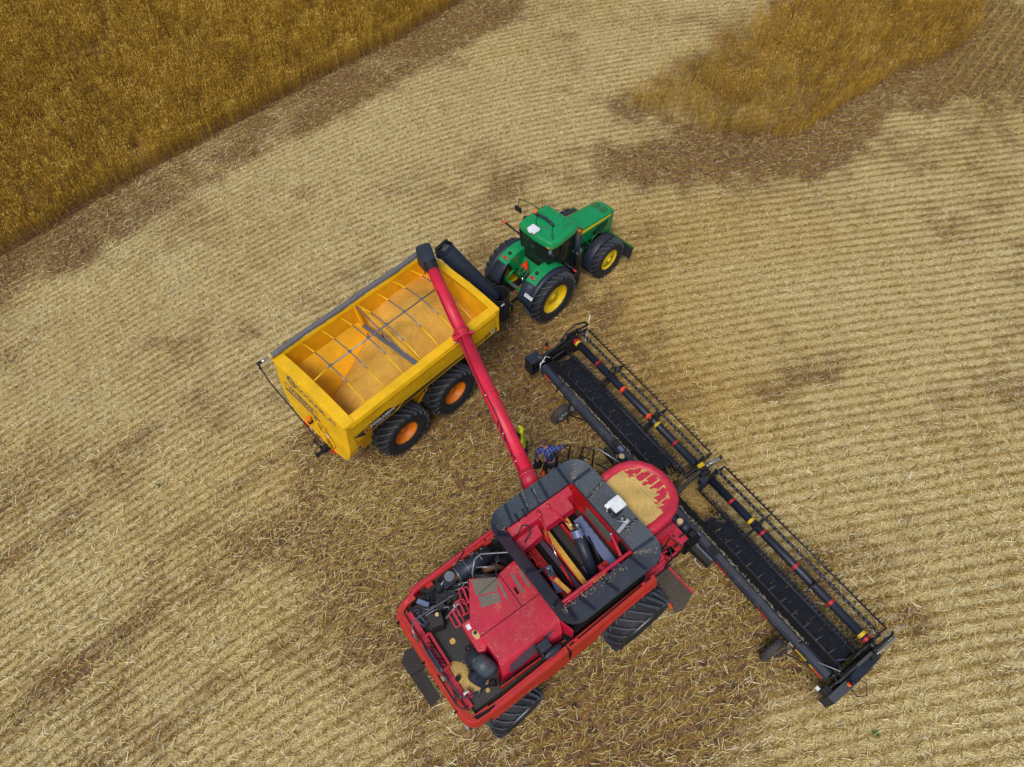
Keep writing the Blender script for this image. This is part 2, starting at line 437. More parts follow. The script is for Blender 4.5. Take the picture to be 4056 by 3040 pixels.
def rim(b):
    T = 3.70
    # wide folded rim: right rail, left rail, bowed end rails
    b.loft([[(x, y, z) for y, z in ((-1.68, T - .02), (-1.66, T + .035), (-1.40, T + .045), (-1.38, T - .06), (-1.5, T - .08))] for x in (-2.9, 2.92)], 'yellow')
    b.loft([[(x, y, z) for y, z in ((1.68, T - .02), (1.66, T + .035), (1.60, T + .045), (1.58, T - .06), (1.63, T - .08))] for x in (-2.9, 2.92)], 'yellow')
    for x0, x1 in ((-2.95, -2.58), (2.70, 2.95)):
        secs = []
        for i in range(17):
            t = -1 + i / 8; z = T + .05 + .15 * (1 - t * t); y = t * 1.66
            secs.append([(x0, y, z - .06), (x0 + .015, y, z), (x1 - .015, y, z), (x1, y, z - .06)])
        b.loft(secs, 'yellow')
one('rim_rail', 'yellow', B_, rim, bevel=.008)
def inner(b):
    T = 3.68
    for s, yt in ((-1, 1.40), (1, 1.60)):
        b.loft([[(x, s * y, z) for y, z in ((yt, T), (yt - .02, 2.95), (.35, 1.5))] for x in (-2.6, 2.72)], 'yellowin', closed=False)
    for x, dx in ((-2.60, 1), (2.72, -1)):
        b.loft([[(x, y, T + .1 * (1 - (y / 1.6) ** 2)), (x + dx * .03, y, 2.6), (x + dx * .9, y * .6, 1.5)] for y in (-1.4, -.7, 0, .8, 1.6)], 'yellowin', closed=False)
    b.bb((-1.4, -.4, 1.45), (1.5, .6, 1.52), 'yellowin')
one('hopper_lining', 'yellowin', B_, inner)
def baffle(b):
    b.add([(0.02, 1.6, 3.62), (-.08, 1.5, 2.7), (-.1, 1.2, 2.35), (-.02, 1.22, 2.95)], [(0, 1, 2, 3)], 'yellowin')
    b.bar((-.05, 1.58, 3.64), (-.10, 1.25, 2.9), .05, .03, 'yellow')
    b.bar((-.12, 1.52, 2.93), (.09, -.1, 3.0), .09, .07, 'yellowin')
    b.bar((-.10, 1.2, 3.14), (.06, -1.05, 3.16), .13, .05, 'steel')
    b.bar((.02, 1.58, 3.63), (.06, -1.38, 3.0), .03, .03, 'steel')
    b.bar((.10, 1.58, 3.63), (.22, -1.38, 3.05), .03, .03, 'yellow')
    b.tube([(0.02, .38, 3.0), (.0, .38, 3.35)], .02, 'black')
one('baffle_beam', 'yellowin', B_, baffle, thick=.004)
for i in range(7):
    x = -1.98 + i * .68
    b = MB(); pts = []
    for k in range(13):
        t = -1 + k / 6; pts.append((x, .1 + t * 1.5 + (.0), 3.66 + .33 * (1 - t * t)))
    b.tube(pts[:4], .022, 'yellow', 6); b.tube(pts[3:10], .02, 'steel', 6); b.tube(pts[9:], .022, 'yellow', 6)
    b.build('bow', 'steel', B_)
def spine(b):
    b.tube([(-2.62, .1, 3.85), (-2.1, .1, 3.98)], .024, 'yellow', 6)
    b.tube([(-2.1, .1, 3.99), (2.1, .1, 3.99)], .024, 'steel', 6)
    b.tube([(2.1, .1, 3.98), (2.7, .1, 3.87)], .024, 'yellow', 6)
    for i in range(7): b.box((-1.98 + i * .68, .1, 4.01), (.09, .07, .03), 'steel')
one('ridge_pole', 'steel', B_, spine)
def roll(b):
    pts = [(x, 1.70 + .012 * math.sin(x * 3), 3.84) for x in np.linspace(-2.9, 2.7, 24)]
    b.tube(pts, [.085 + .006 * math.sin(i * 2.1) for i in range(24)], 'cloth', 14)
    b.tube([(-2.98, 1.7, 3.84), (-2.88, 1.7, 3.84)], .10, 'beige', 14)
    b.tube([(-3.28, 1.7, 3.84), (-2.96, 1.7, 3.84)], .045, 'chrome', 10)
one('roll_tarp', 'cloth', B_, roll)
def crank(b):
    b.tube([(-3.22, 1.7, 3.84), (-3.36, 1.72, 3.86)], .05, 'black', 8)
    b.tube([(-3.34, 1.72, 3.86), (-3.36, 1.3, 3.3), (-3.28, .6, 2.4), (-3.22, .0, 1.62), (-3.18, -.1, 1.35)], .02, 'black', 6)
    b.tube([(-3.30, 1.74, 3.9), (-3.36, 1.6, 3.72)], .03, 'black', 6)
one('tarp_arm', 'black', B_, crank)
# lettering and decals on the right side and the rear wall
def side_decal(b):
    y0, y1 = -1.668, -1.625
    def Q(x, z):
        # lies on the side sheet (interpolated between z 3.2 and 2.36)
        y = -1.655 + (3.2 - z) * .07
        return (x, y - .006, z)
    b.add([Q(-2.78, 3.02), Q(-1.62, 3.16), Q(-1.45, 3.12), Q(-1.30, 2.96), Q(-1.05, 2.94), Q(-1.22, 2.80), Q(-1.35, 2.74), Q(-2.45, 2.74)], [tuple(range(8))], 'sign')
    b.quad(Q(-1.12, 2.80), Q(-.95, 2.90), Q(2.3, 2.90), Q(2.3, 2.87), 'sign')
    b.quad(Q(-1.22, 2.72), Q(-1.08, 2.80), Q(2.3, 2.83), Q(2.3, 2.80), 'sign')
    b.add([Q(2.30, 2.80), Q(2.34, 2.93), Q(2.80, 2.93), Q(2.86, 2.88), Q(2.83, 2.80)], [(0, 1, 2, 3, 4)], 'sign')
one('side_decal', 'sign', B_, side_decal)
SX = (1, 0, .0); SY = (0, -.07, 1)
yy = lambda z: -1.655 + (3.2 - z) * .07 - .012
one('logo_disc', 'decalor', B_, lambda b: b.disc((-2.28, yy(2.92), 2.92), (0, 1, .07), .135, .004, 'decalor', 28))
text('C', .24, 'sign', B_, plane_m((-2.28, yy(2.92) - .004, 2.92), SX, SY), bold=.012)
text('COOLAMON', .165, 'whitetext', B_, plane_m((-1.76, yy(2.97) - .002, 2.97), SX, SY), bold=.004, sx=.93)
text('CHASER BINS', .060, 'whitetext', B_, plane_m((-1.76, yy(2.84) - .002, 2.84), SX, SY), spacing=1.5)
text('C', .10, 'decalor', B_, plane_m((2.44, yy(2.866) - .003, 2.866), SX, SY), bold=.006)
text('30T', .13, 'whitetext', B_, plane_m((2.65, yy(2.866) - .003, 2.866), SX, SY), bold=.006)
RX, RY = (0, -1, 0), (.1, 0, 1)
rx = lambda z: -2.90 - (3.7 - z) * .10 - .008
def logo_rear(b):
    b.disc((rx(3.38), .88, 3.38), (1, 0, -.1), .21, .004, 'signgrey', 32)
one('logo_disc', 'signgrey', B_, logo_rear)
text('C', .30, 'yellow', B_, plane_m((rx(3.38) - .004, .88, 3.38), RX, RY), bold=.012)
text('COOLAMON', .31, 'signgrey', B_, plane_m((rx(3.38), -.26, 3.38), RX, RY), bold=.006)
def ovs(b):
    x = -2.954; y0, y1, z0, z1 = 1.30, -.20, 2.70, 3.02; w = .012
    for a, c in (((y0, z0), (y1, z0 + w)), ((y0, z1 - w), (y1, z1)), ((y0, z0), (y0 - w, z1)), ((y1 + w, z0), (y1, z1))):
        b.bar((rx((a[1] + c[1]) / 2), a[0] if abs(a[0] - c[0]) > .1 else (a[0] + c[0]) / 2, a[1] if abs(a[1] - c[1]) > .1 else (a[1] + c[1]) / 2), (rx((a[1] + c[1]) / 2), c[0] if abs(a[0] - c[0]) > .1 else (a[0] + c[0]) / 2, c[1] if abs(a[1] - c[1]) > .1 else (a[1] + c[1]) / 2), .012, .012, 'signgrey', up=(1, 0, 0))
    b.bar((rx(z0 - .06), y0 + .08, z0 - .06), (rx(z0 - .06), y1 - .1, z0 - .06), .02, .02, 'signgrey')
one('oversize_frame', 'signgrey', B_, ovs)
text('OVERSIZE', .26, 'signgrey', B_, plane_m((rx(2.86), .55, 2.86), RX, RY), sx=1.05, bold=.006)
def ladder(b):
    for y in (-.30, -.62): b.tube([(-2.93, y, 2.75), (-3.03, y, 2.68), (-3.03, y, 1.75), (-2.93, y, 1.68)], .018, 'yellow', 6)
    for z in (1.9, 2.15, 2.4): b.tube([(-3.03, -.30, z), (-3.03, -.62, z)], .015, 'yellow', 6)
    b.tube([(-2.95, -.2, 2.9), (-2.98, -.45, 2.1), (-2.98, -.75, 1.7)], .012, 'black', 6)
    b.tube([(-2.96, -.55, 2.85), (-2.98, -.95, 2.55), (-2.98, -1.0, 2.2), (-2.97, -.8, 1.8)], .008, 'sign', 5)
    b.box((-2.96, -.62, 2.32), (.02, .16, .05), 'white')
one('ladder', 'yellow', B_, ladder, loc=(-.13, 0, 0))
def beac(b):
    b.tube([(-3.02, .18, 2.22), (-3.02, .18, 2.30)], .06, 'black', 10); b.tube([(-3.02, .18, 2.30), (-3.02, .18, 2.48)], [.075, .06], 'amber', 12)
    b.bar((-2.92, .18, 2.2), (-3.08, .18, 2.2), .12, .03, 'black')
one('beacon', 'amber', B_, beac, loc=(-.12, 0, 0))
for y in (.62, -.74): one('tail_light', 'redlens', B_, lambda b: b.box((-3.14, y, 1.58), (.06, .22, .10), 'redlens'), bevel=.01)
def hitch(b):
    b.bb((-3.0, -.08, .55), (-2.6, .1, .72), 'black'); b.bb((-3.22, -.02, .50), (-2.95, .06, .60), 'black'); b.tube([(-3.2, .02, .45), (-3.2, .02, .8)], .03, 'black', 8)
    b.bb((-2.95, -.05, .6), (-2.9, .5, .68), 'black'); b.tube([(-3.0, .1, 1.3), (-3.05, .2, 1.0), (-3.0, .05, .75)], .02, 'black', 6)
one('rear_hitch', 'black', B_, hitch, loc=(-.2, .1, 0))
def chas(b):
    b.bb((-2.5, -.45, .7), (2.4, -.25, .95), 'yellow'); b.bb((-2.5, .25, .7), (2.4, .45, .95), 'yellow')
    b.bb((-1.2, -1.0, .80), (-.9, 1.0, 1.0), 'black'); b.bb((.9, -1.0, .80), (1.2, 1.0, 1.0), 'black')
    b.bar((2.3, -.3, .8), (5.0, -.02, .62), .16, .2, 'yellow'); b.bar((2.3, .3, .8), (5.0, .02, .62), .16, .2, 'yellow')
    b.bar((-.2, -1.0, 1.1), (2.2, -.75, 2.4), .06, .06, 'yellow')
    b.bb((4.9, -.1, .5), (5.15, .1, .7), 'black')
one('chassis', 'yellow', B_, chas, bevel=.01)
def mud(b):
    b.add([(1.98, -1.42, 1.75), (1.98, -.8, 1.75), (2.02, -.8, .75), (2.02, -1.42, .75)], [(0, 1, 2, 3)], 'blackdull')
    b.bar((1.9, -1.4, 1.75), (2.0, -.5, 1.9), .03, .03, 'black')
one('mudflap', 'blackdull', B_, mud, thick=.02)
for x in (-1.03, 1.06):
    for s in (-1, 1):
        make_wheel(B_, (x, s * 1.12, .93), .93, .84, .43, 21, s, 'orange', dirn=-1, rec=.22, lugw=.085, lug=.06)
# unloading auger on the front and its folded spout
def aug(b):
    b.tube([(3.30, 1.06, 3.95), (4.15, -.18, 2.05)], [.30, .24], 'navyclean', 16)
    b.loft([[(3.0, 1.22, 3.75), (3.22, .75, 3.72), (3.6, .95, 3.95), (3.46, 1.32, 4.02)], [(3.02, 1.30, 4.08), (3.18, .98, 4.10), (3.52, .98, 4.22), (3.45, 1.25, 4.25)]], 'navyclean', capb=False)
    b.bar((3.0, 1.2, 4.1), (3.5, 1.2, 4.25), .04, .05, 'black')
    b.tube([(2.85, .3, 2.9), (3.7, .35, 2.9)], .08, 'yellow', 8)
one('unload_auger', 'navyclean', B_, aug, bevel=.01)
def spout(b):
    c = V((4.22, -.36, 0)); 
    def oct_(z, r, dx=0, dy=0): return [(c.x + dx + r * math.cos(R_(22.5 + 45 * k)), c.y + dy + r * math.sin(R_(22.5 + 45 * k)), z) for k in range(8)]
    b.loft([oct_(1.2, .30, .05, -.03), oct_(2.32, .35)], 'blackdull', capa=False, capb=False)
    b.loft([oct_(2.28, .37), oct_(2.33, .37)], 'blackdull', capa=False, capb=False)
    b.box((4.0, -.72, 2.22), (.14, .02, .03), 'white')
one('auger_spout', 'blackdull', B_, spout, thick=.015)

# wheat heaped in the cart
def seg_d(x, y):
    ax, ay, bx, by = .75, .05, -1.3, -.75
    t = max(0, min(1, ((x - ax) * (bx - ax) + (y - ay) * (by - ay)) / ((bx - ax) ** 2 + (by - ay) ** 2)))
    return math.hypot(x - ax - t * (bx - ax), y - ay - t * (by - ay)), t
def heap(b):
    nx, ny = 90, 52; x0, x1, y0, y1 = -2.59, 2.71, -1.395, 1.59
    vs = []
    for i in range(nx):
        for j in range(ny):
            x = x0 + (x1 - x0) * i / (nx - 1); y = y0 + (y1 - y0) * j / (ny - 1)
            d, t = seg_d(x, y)
            z = 3.26 - .12 * t - .42 * max(0, math.sqrt(d * d + .04) - .2) - (.22 * max(0, -x - .3) * max(0, y + .2))
            # second lower cone poured at the front
            d2 = math.hypot(x - 1.7, y - .5); z = max(z, 3.46 - .36 * d2)
            z = min(z, 3.10 + .55 * abs(x - .02))
            z = min(z, 3.44)
            if x < .1: z -= .95 * max(0, y - (1.0 + .36 * x))
            z += .012 * math.sin(x * 5.1 + y * 3) * math.sin(y * 6.3)
            vs.append((x, y, z))
    fs = [(i * ny + j, (i + 1) * ny + j, (i + 1) * ny + j + 1, i * ny + j + 1) for i in range(nx - 1) for j in range(ny - 1)]
    b.add(vs, fs, 'grain', True)
hp = MB(); heap(hp); hpo = hp.build('wheat_heap', 'grain', None)
hpo.location = B_.location; hpo.rotation_euler = B_.rotation_euler
tag(hpo, 'golden heap of loose wheat grain filling the yellow cart', 'grain')

# ================================================================== TRACTOR
TO = empty('tractor', (.636, 17.266, 0), R_(44.47))
tag(TO, 'green tractor with yellow wheels hitched in front of the yellow grain cart', 'tractor')
def hood(b):
    secs = []
    for x, w, zt, zb in ((1.55, .47, 2.42, 1.75), (2.2, .46, 2.36, 1.62), (2.9, .45, 2.26, 1.42), (3.4, .43, 2.18, 1.30), (3.85, .41, 2.10, 1.22), (4.06, .36, 2.02, 1.22), (4.12, .28, 1.9, 1.3)):
        k = .10
        secs.append([(x, -w, zb), (x, -w * 1.02, zt - .24), (x, -w * .93, zt - .06), (x, -w * .72, zt), (x, w * .72, zt), (x, w * .93, zt - .06), (x, w * 1.02, zt - .24), (x, w, zb)])
    b.loft(secs, 'green')
hood_o = one('hood', 'green', TO, hood, bevel=.012)
def hoodvents(b):
    for s in (-1, 1):
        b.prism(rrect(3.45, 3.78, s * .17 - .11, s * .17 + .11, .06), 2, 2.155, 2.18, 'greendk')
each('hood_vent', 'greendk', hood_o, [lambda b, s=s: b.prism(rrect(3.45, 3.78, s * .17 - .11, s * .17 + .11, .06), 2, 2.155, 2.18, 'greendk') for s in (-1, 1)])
one('hood_badge', 'chrome', hood_o, lambda b: b.box((3.86, 0, 2.12), (.09, .05, .02), 'chrome'))
def stripe(b, s):
    for s in (s,):
        b.quad((2.05, s * .477, 2.30), (3.80, s * .43, 2.03), (3.80, s * .434, 1.95), (2.05, s * .484, 2.15), 'stripe')
        b.quad((1.58, s * .485, 2.36), (1.80, s * .483, 2.33), (1.80, s * .485, 2.20), (1.58, s * .487, 2.23), 'stripe')
each('hood_stripe', 'stripe', hood_o, [lambda b, s=s: stripe(b, s) for s in (-1, 1)])
def grille(b, s):
    for s in (s,):
        b.add([(2.75, s * .463, 1.72), (3.05, s * .459, 1.92), (3.68, s * .436, 1.86), (3.62, s * .437, 1.55), (3.1, s * .455, 1.50)], [(0, 1, 2, 3, 4)], 'void')
        for k in range(6): b.bar((2.9 + .02 * k, s * .462, 1.86 - .06 * k), (3.66, s * .44, 1.82 - .05 * k), .008, .012, 'greendk')
        b.tube([(2.75, s * .47, 1.30), (2.85, s * .47, 1.50), (3.05, s * .46, 1.56), (3.3, s * .455, 1.50), (3.38, s * .45, 1.25)], .022, 'greendk', 6)
        b.add([(2.86, s * .466, 1.24), (2.92, s * .466, 1.44), (3.1, s * .46, 1.5), (3.27, s * .455, 1.44), (3.32, s * .455, 1.24)], [(0, 1, 2, 3, 4)], 'void')
each('side_grille', 'mesh', hood_o, [lambda b, s=s: grille(b, s) for s in (-1, 1)])
one('front_grille', 'blackdull', hood_o, lambda b: b.bb((4.10, -.30, 1.25), (4.135, .30, 1.86), 'blackdull'))
def belly(b):
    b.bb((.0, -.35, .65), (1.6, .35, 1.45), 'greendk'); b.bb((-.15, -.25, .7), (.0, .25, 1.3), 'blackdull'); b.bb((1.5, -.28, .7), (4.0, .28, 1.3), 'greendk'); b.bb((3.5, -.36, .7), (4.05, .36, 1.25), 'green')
    b.bb((2.75, -.95, .65), (3.1, .95, .88), 'green')
    b.tube([(.0, -.9, 1.02), (0, .9, 1.02)], .17, 'greendk', 12)
    for k in range(14):
        x = random.uniform(1.5, 2.7); y = -random.uniform(.28, .55); z = random.uniform(.9, 1.6)
        b.box((x, y, z), (random.uniform(.08, .25), random.uniform(.08, .2), random.uniform(.06, .25)), random.choice(['green', 'greendk', 'blackdull', 'green']))
    for k in range(6):
        x = random.uniform(1.7, 2.6); b.tube([(x, -.35, 1.5), (x + .1, -.55, 1.25), (x + .3, -.5, 1.0)], .02, random.choice(['green', 'black']), 6)
    b.tube([(1.55, -.78, .45), (1.55, -.78, 1.0)], .22, 'black', 14)
    b.bb((.8, -1.0, .4), (1.5, -.45, 1.0), 'blackdull'); b.bb((.8, .45, .4), (1.5, 1.0, 1.0), 'blackdull')
one('chassis', 'greendk', TO, belly, bevel=.012)
def frontw(b):
    # front weight bracket plate and side flaps
    b.bar((4.0, -1.55, .92), (4.0, 1.55, .92), .05, .05, 'greendk')
    b.quad((3.98, -.45, .9), (3.98, -1.55, .9), (3.85, -1.55, .45), (3.85, -.45, .45), 'blackdull')
    b.quad((3.98, .45, .9), (3.98, 1.55, .9), (3.85, 1.55, .45), (3.85, .45, .45), 'blackdull')
one('front_blade', 'greendk', TO, frontw, thick=.02)
def roofm(b):
    Z = 3.17
    def L(ins, z, dx=0): 
        pts = [(.14, .55), (.20, .80), (.55, .84), (1.40, .80), (1.58, .74), (1.60, -.74), (1.40, -.80), (.55, -.84), (.20, -.80), (.14, -.55), (.10, 0)]
        return [((x - .85) * (1 - ins) + .85 + dx, y * (1 - ins), z) for x, y in pts]
    b.loft([L(.10, 2.86), L(.0, 2.93), L(.0, 3.03), L(.05, 3.13), L(.14, Z), L(.5, Z + .015)], 'green', smooth=False)
roof_o = one('cab_roof', 'green', TO, roofm, bevel=.02)
def ribs(b):
    for k in range(5):
        y = .52 - k * .26
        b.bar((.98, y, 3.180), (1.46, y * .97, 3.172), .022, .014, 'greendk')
    b.prism(rrect(.28, .78, -.36, .36, .08), 2, 3.165, 3.182, 'green')
one('roof_rib', 'green', roof_o, ribs)
def stackb(b):
    pts = [(.86 + .04 * math.cos(t * 1.57), .58 - (t + 1) * .40, 3.22 + .03 * math.cos(t * 1.5)) for t in np.linspace(-1, 1, 8)]
    b.tube(pts, .055, 'navyclean', 10)
    b.tube([(.86, .52, 3.2), (.66, .42, 3.19), (.5, .2, 3.19), (.45, .0, 3.19)], .012, 'black', 6)
    b.tube([(.86, -.22, 3.2), (.72, -.30, 3.2), (.5, -.5, 3.19), (.3, -.62, 3.12), (.22, -.72, 2.95)], .012, 'black', 6)
    b.bar((.60, .1, 3.195), (.68, -.25, 3.195), .03, .02, 'steel')
one('roof_bar', 'navyclean', roof_o, stackb)
def gps(b):
    b.prism(rrect(.10, .42, -.05, .31, .05), 2, 3.20, 3.27, 'white'); b.box((.12, .16, 3.2), (.1, .12, .05), 'white')
one('satellite_receiver', 'white', roof_o, gps, bevel=.012)
def bcn(b): b.tube([(.90, .66, 3.15), (.90, .66, 3.19)], .07, 'black', 12); b.tube([(.90, .66, 3.19), (.90, .66, 3.33)], [.065, .055], 'amber', 12)
one('beacon', 'amber', roof_o, bcn)
for p in ((.20, .84, 2.98), (.16, -.66, 2.98), (1.52, -.83, 2.98), (1.52, .83, 2.98)):
    one('marker_light', 'amber', roof_o, lambda b: b.box(p, (.05, .13, .05), 'amber'), bevel=.01)
def cabf(b):
    P = {'rl': (.22, .72, 2.9), 'rr': (.22, -.72, 2.9), 'fl': (1.45, .72, 2.9), 'fr': (1.45, -.72, 2.9)}
    Q = {'rl': (.24, .60, 1.75), 'rr': (.24, -.60, 1.75), 'fl': (1.5, .62, 1.45), 'fr': (1.5, -.62, 1.45)}
    for k in P: b.bar(P[k], Q[k], .07, .07, 'black', up=(1, 0, 0))
    b.bar((.75, -.76, 2.9), (.72, -.74, 1.5), .045, .05, 'black', up=(1, 0, 0)); b.bar((.75, .76, 2.9), (.72, .74, 1.5), .045, .05, 'black', up=(1, 0, 0))
    b.bar(Q['rl'], Q['rr'], .06, .06, 'black'); b.bar((.5, -.72, 1.5), Q['fr'], .06, .06, 'black'); b.bar((.5, .72, 1.5), Q['fl'], .06, .06, 'black')
one('cab_frame', 'black', TO, cabf, bevel=.012)
def cabi(b):
    b.bb((.24, -.6, 1.35), (1.5, .6, 1.5), 'void'); b.bb((.24, -.58, 1.4), (.34, .58, 1.78), 'void')
    b.bb((.55, -.25, 1.5), (1.0, .25, 1.8), 'blackdull'); b.bar((.56, 0, 1.8), (.5, 0, 2.45), .48, .12, 'blackdull', up=(1, 0, 0))
    b.tube([(1.35, 0, 1.6), (1.2, 0, 2.05)], .04, 'black'); b.lathe([(.19, -.015), (.21, 0), (.19, .015), (.17, 0)], (1.18, 0, 2.08), (.5, 0, 1), 24, 'black', close=True)
    b.box((.95, -.42, 2.0), (.35, .12, .08), 'mesh', Matrix.Rotation(.3, 3, 'Y')); b.box((.62, -.45, 2.15), (.1, .14, .12), 'white')
    b.box((.42, .3, 2.2), (.04, .16, .10), 'white'); b.tube([(.32, .1, 2.5), (.32, .1, 2.62)], .05, 'steel')
    b.bar((.3, .35, 1.8), (.5, -.2, 2.6), .02, .03, 'steel')
one('cab_interior', 'void', TO, cabi, bevel=.01)
def glz(b):
    b.quad((.20, .68, 2.86), (.20, -.68, 2.86), (.21, -.58, 1.78), (.21, .58, 1.78), 'glass')
    for s in (-1, 1): b.quad((.25, s * .745, 2.86), (1.44, s * .745, 2.86), (1.48, s * .65, 1.5), (.26, s * .64, 1.78), 'glass')
    b.quad((1.48, .7, 2.86), (1.48, -.7, 2.86), (1.52, -.6, 1.5), (1.52, .6, 1.5), 'glass')
one('cab_glass', 'glass', TO, glz)
def rearbody(b):
    b.loft([[(.22, -.62, 1.75), (.22, .62, 1.75), (-.02, .45, 1.35), (-.02, -.45, 1.35)], [(.6, -.62, 1.75), (.6, .62, 1.75), (.6, .45, 1.2), (.6, -.45, 1.2)]], 'green')
one('rear_panel', 'green', TO, rearbody, bevel=.01)
def smv(b):
    z0 = 1.60; n = V((-1, 0, .45)).normalized(); c = V((.03, .22, 1.62))
    m = plane_m(c + n * .03, (0, -1, 0), (.42, 0, 1))
    for pts, off, mt in (([(-.21, -.15), (.21, -.15), (0, .22)], 0, 'redtape'), ([(-.15, -.115), (.15, -.115), (0, .15)], .006, 'orangefluoro')):
        b.add([m @ V((x, y, off)) for x, y in pts], [(0, 1, 2)], mt)
one('slow_vehicle_triangle', 'orangefluoro', TO, smv, thick=.004)
for s in (-1, 1):
    def fend(b):
        secs = []
        for a in np.linspace(R_(30), R_(128), 11):
            r = 1.13
            secs.append([(r * math.cos(a), s * y, 1.02 + r * math.sin(a) - dz) for y, dz in ((.48, .0), (.90, 0.0), (.94, .03))])
        b.loft(secs, 'green', closed=False)
        inner_ = [(.9, s * .48, 1.6), (.70, s * .48, 1.92), (.3, s * .48, 2.11), (-.30, s * .48, 2.1), (-.60, s * .48, 1.97), (-.35, s * .47, 1.5), (.2, s * .46, 1.3)]
        b.add(inner_, [tuple(range(7))], 'green')
    f = one('fender', 'green', TO, fend, thick=.02)
    def ext(b):
        secs = []
        for a in np.linspace(R_(25), R_(172), 14):
            r = 1.135
            secs.append([(r * math.cos(a), s * y, 1.02 + r * math.sin(a) - dz) for y, dz in ((.92, .0), (1.03, .015), (1.12, .07))])
        b.loft(secs, 'navyclean', closed=False, smooth=True)
        secs = []
        for a in np.linspace(R_(127), R_(168), 7): secs.append([(1.13 * math.cos(a), s * y, 1.02 + 1.13 * math.sin(a) - dz) for y, dz in ((.46, .03), (.52, 0), (.94, .0))])
        b.loft(secs, 'navyclean', closed=False, smooth=True)
    one('fender_extension', 'navyclean', f, ext, thick=.02)
    one('tail_light', 'redlens', TO, lambda b: b.box((-.55, s * .66, 2.06), (.08, .22, .09), 'redlens', Matrix.Rotation(-.55, 3, 'Y')), bevel=.01)
    one('work_light', 'blackdull', TO, lambda b: b.ball((-.35, s * .66, 2.16), .065, 'blackdull', 10))
    def arm(b):
        if s < 0:
            b.tube([(.72, -.72, 2.12), (.72, -1.40, 2.08)], .028, 'black', 8); b.tube([(.72, -1.38, 2.08), (.72, -1.52, 2.07)], .04, 'redlens', 8)
        else:
            b.tube([(.30, .78, 2.5), (.25, 1.5, 2.62)], .035, 'black', 8); b.tube([(.25, 1.48, 2.62), (.24, 1.62, 2.64)], .045, 'orangefluoro', 8)
    one('lamp_arm', 'black', TO, arm)
    make_wheel(TO, (0, s * 1.00, 1.03), 1.03, .70, .58, 22, s, 'jdyellow', dirn=-1, rec=.16, lugw=.06, lug=.06)
    make_wheel(TO, (2.98, s * .99, .81), .81, .62, .42, 20, s, 'jdyellow', dirn=-1, rec=.05, lugw=.055, lug=.05)
    def ff(b):
        secs = []
        for a in np.linspace(R_(62), R_(190), 12):
            r = .875
            secs.append([(2.96 + r * math.cos(a), s * y, .81 + r * math.sin(a) - dz) for y, dz in ((.64, .06), (.68, .0), (.98, .0), (1.03, .04))])
        b.loft(secs, 'navyclean', closed=False, smooth=True)
        b.prism(rrect(2.86, 3.14, s * .85 - .05, s * .85 + .05, .04), 2, 1.678, 1.694, 'blackdull')
    one('front_fender', 'navyclean', TO, ff, thick=.02)
def plate(b):
    a = R_(148); c = V((1.15 * math.cos(a), -.92, 1.02 + 1.15 * math.sin(a)))
    b.box(c + V((-.03, 0, .02)), (.12, .36, .015), 'white', Matrix.Rotation(-(PI / 2 - (PI - a)), 3, 'Y'))
pl = one('number_plate', 'white', TO, plate)
a = R_(148); c = V((1.15 * math.cos(a) - .038, -.92, 1.02 + 1.15 * math.sin(a) + .034))
text('VBZ 037', .085, 'bluesteel', TO, plane_m(c, (0, -1, 0), (math.sin(PI - a), 0, math.cos(PI - a))), sx=.95)
def exh(b):
    b.tube([(1.55, -.80, 1.35), (1.55, -.80, 2.75)], .115, 'navyclean', 14); b.tube([(1.55, -.80, 2.72), (1.56, -.80, 2.85), (1.62, -.80, 3.0)], [.10, .09, .095], 'rust', 12, cap=False)
    b.bb((1.45, -.92, 1.9), (1.50, -.68, 2.0), 'steel'); b.tube([(1.63, -.90, 1.6), (1.63, -.90, 2.1)], .02, 'steel')
one('exhaust_stack', 'navyclean', TO, exh)
def intake(b): b.tube([(1.7, .62, 1.6), (1.7, .62, 2.5)], .07, 'black', 10)
one('intake_stack', 'black', TO, intake)
def mirr_r(b):
    b.tube([(1.30, -.42, 3.15), (1.38, -.75, 3.05), (1.4, -1.35, 2.75)], .012, 'black', 6); b.tube([(1.3, -.40, 3.15), (1.34, -.6, 3.12)], .03, 'black', 8)
def mirr(b):
    b.tube([(1.35, .80, 2.95), (1.25, 1.35, 3.02), (1.18, 1.75, 2.98), (1.18, 1.77, 2.62)], .016, 'black', 6)
    b.box((1.16, 1.77, 2.50), (.05, .30, .22), 'blackdull')
    b.tube([(.95, .85, 2.8), (.8, 1.05, 2.75)], .03, 'black', 6); b.ball((.8, 1.05, 2.78), .09, 'black', 10); b.ball((.72, .98, 2.68), .07, 'black', 10)
one('mirror', 'black', TO, mirr)
one('wiper_arm', 'black', TO, mirr_r)
one('antenna', 'black', TO, lambda b: b.tube([(1.30, .72, 3.12), (1.28, .72, 3.52)], .008, 'black', 5))
one('antenna', 'black', TO, lambda b: (b.tube([(.45, -.6, 3.15), (.45, -.6, 3.42)], .008, 'black', 5), b.ball((.45, -.6, 3.17), .035, 'black', 8)))
one('work_light', 'steel', TO, lambda b: b.tube([(.12, -.8, 2.82), (.12, -.8, 2.95)], .06, 'steel', 10))
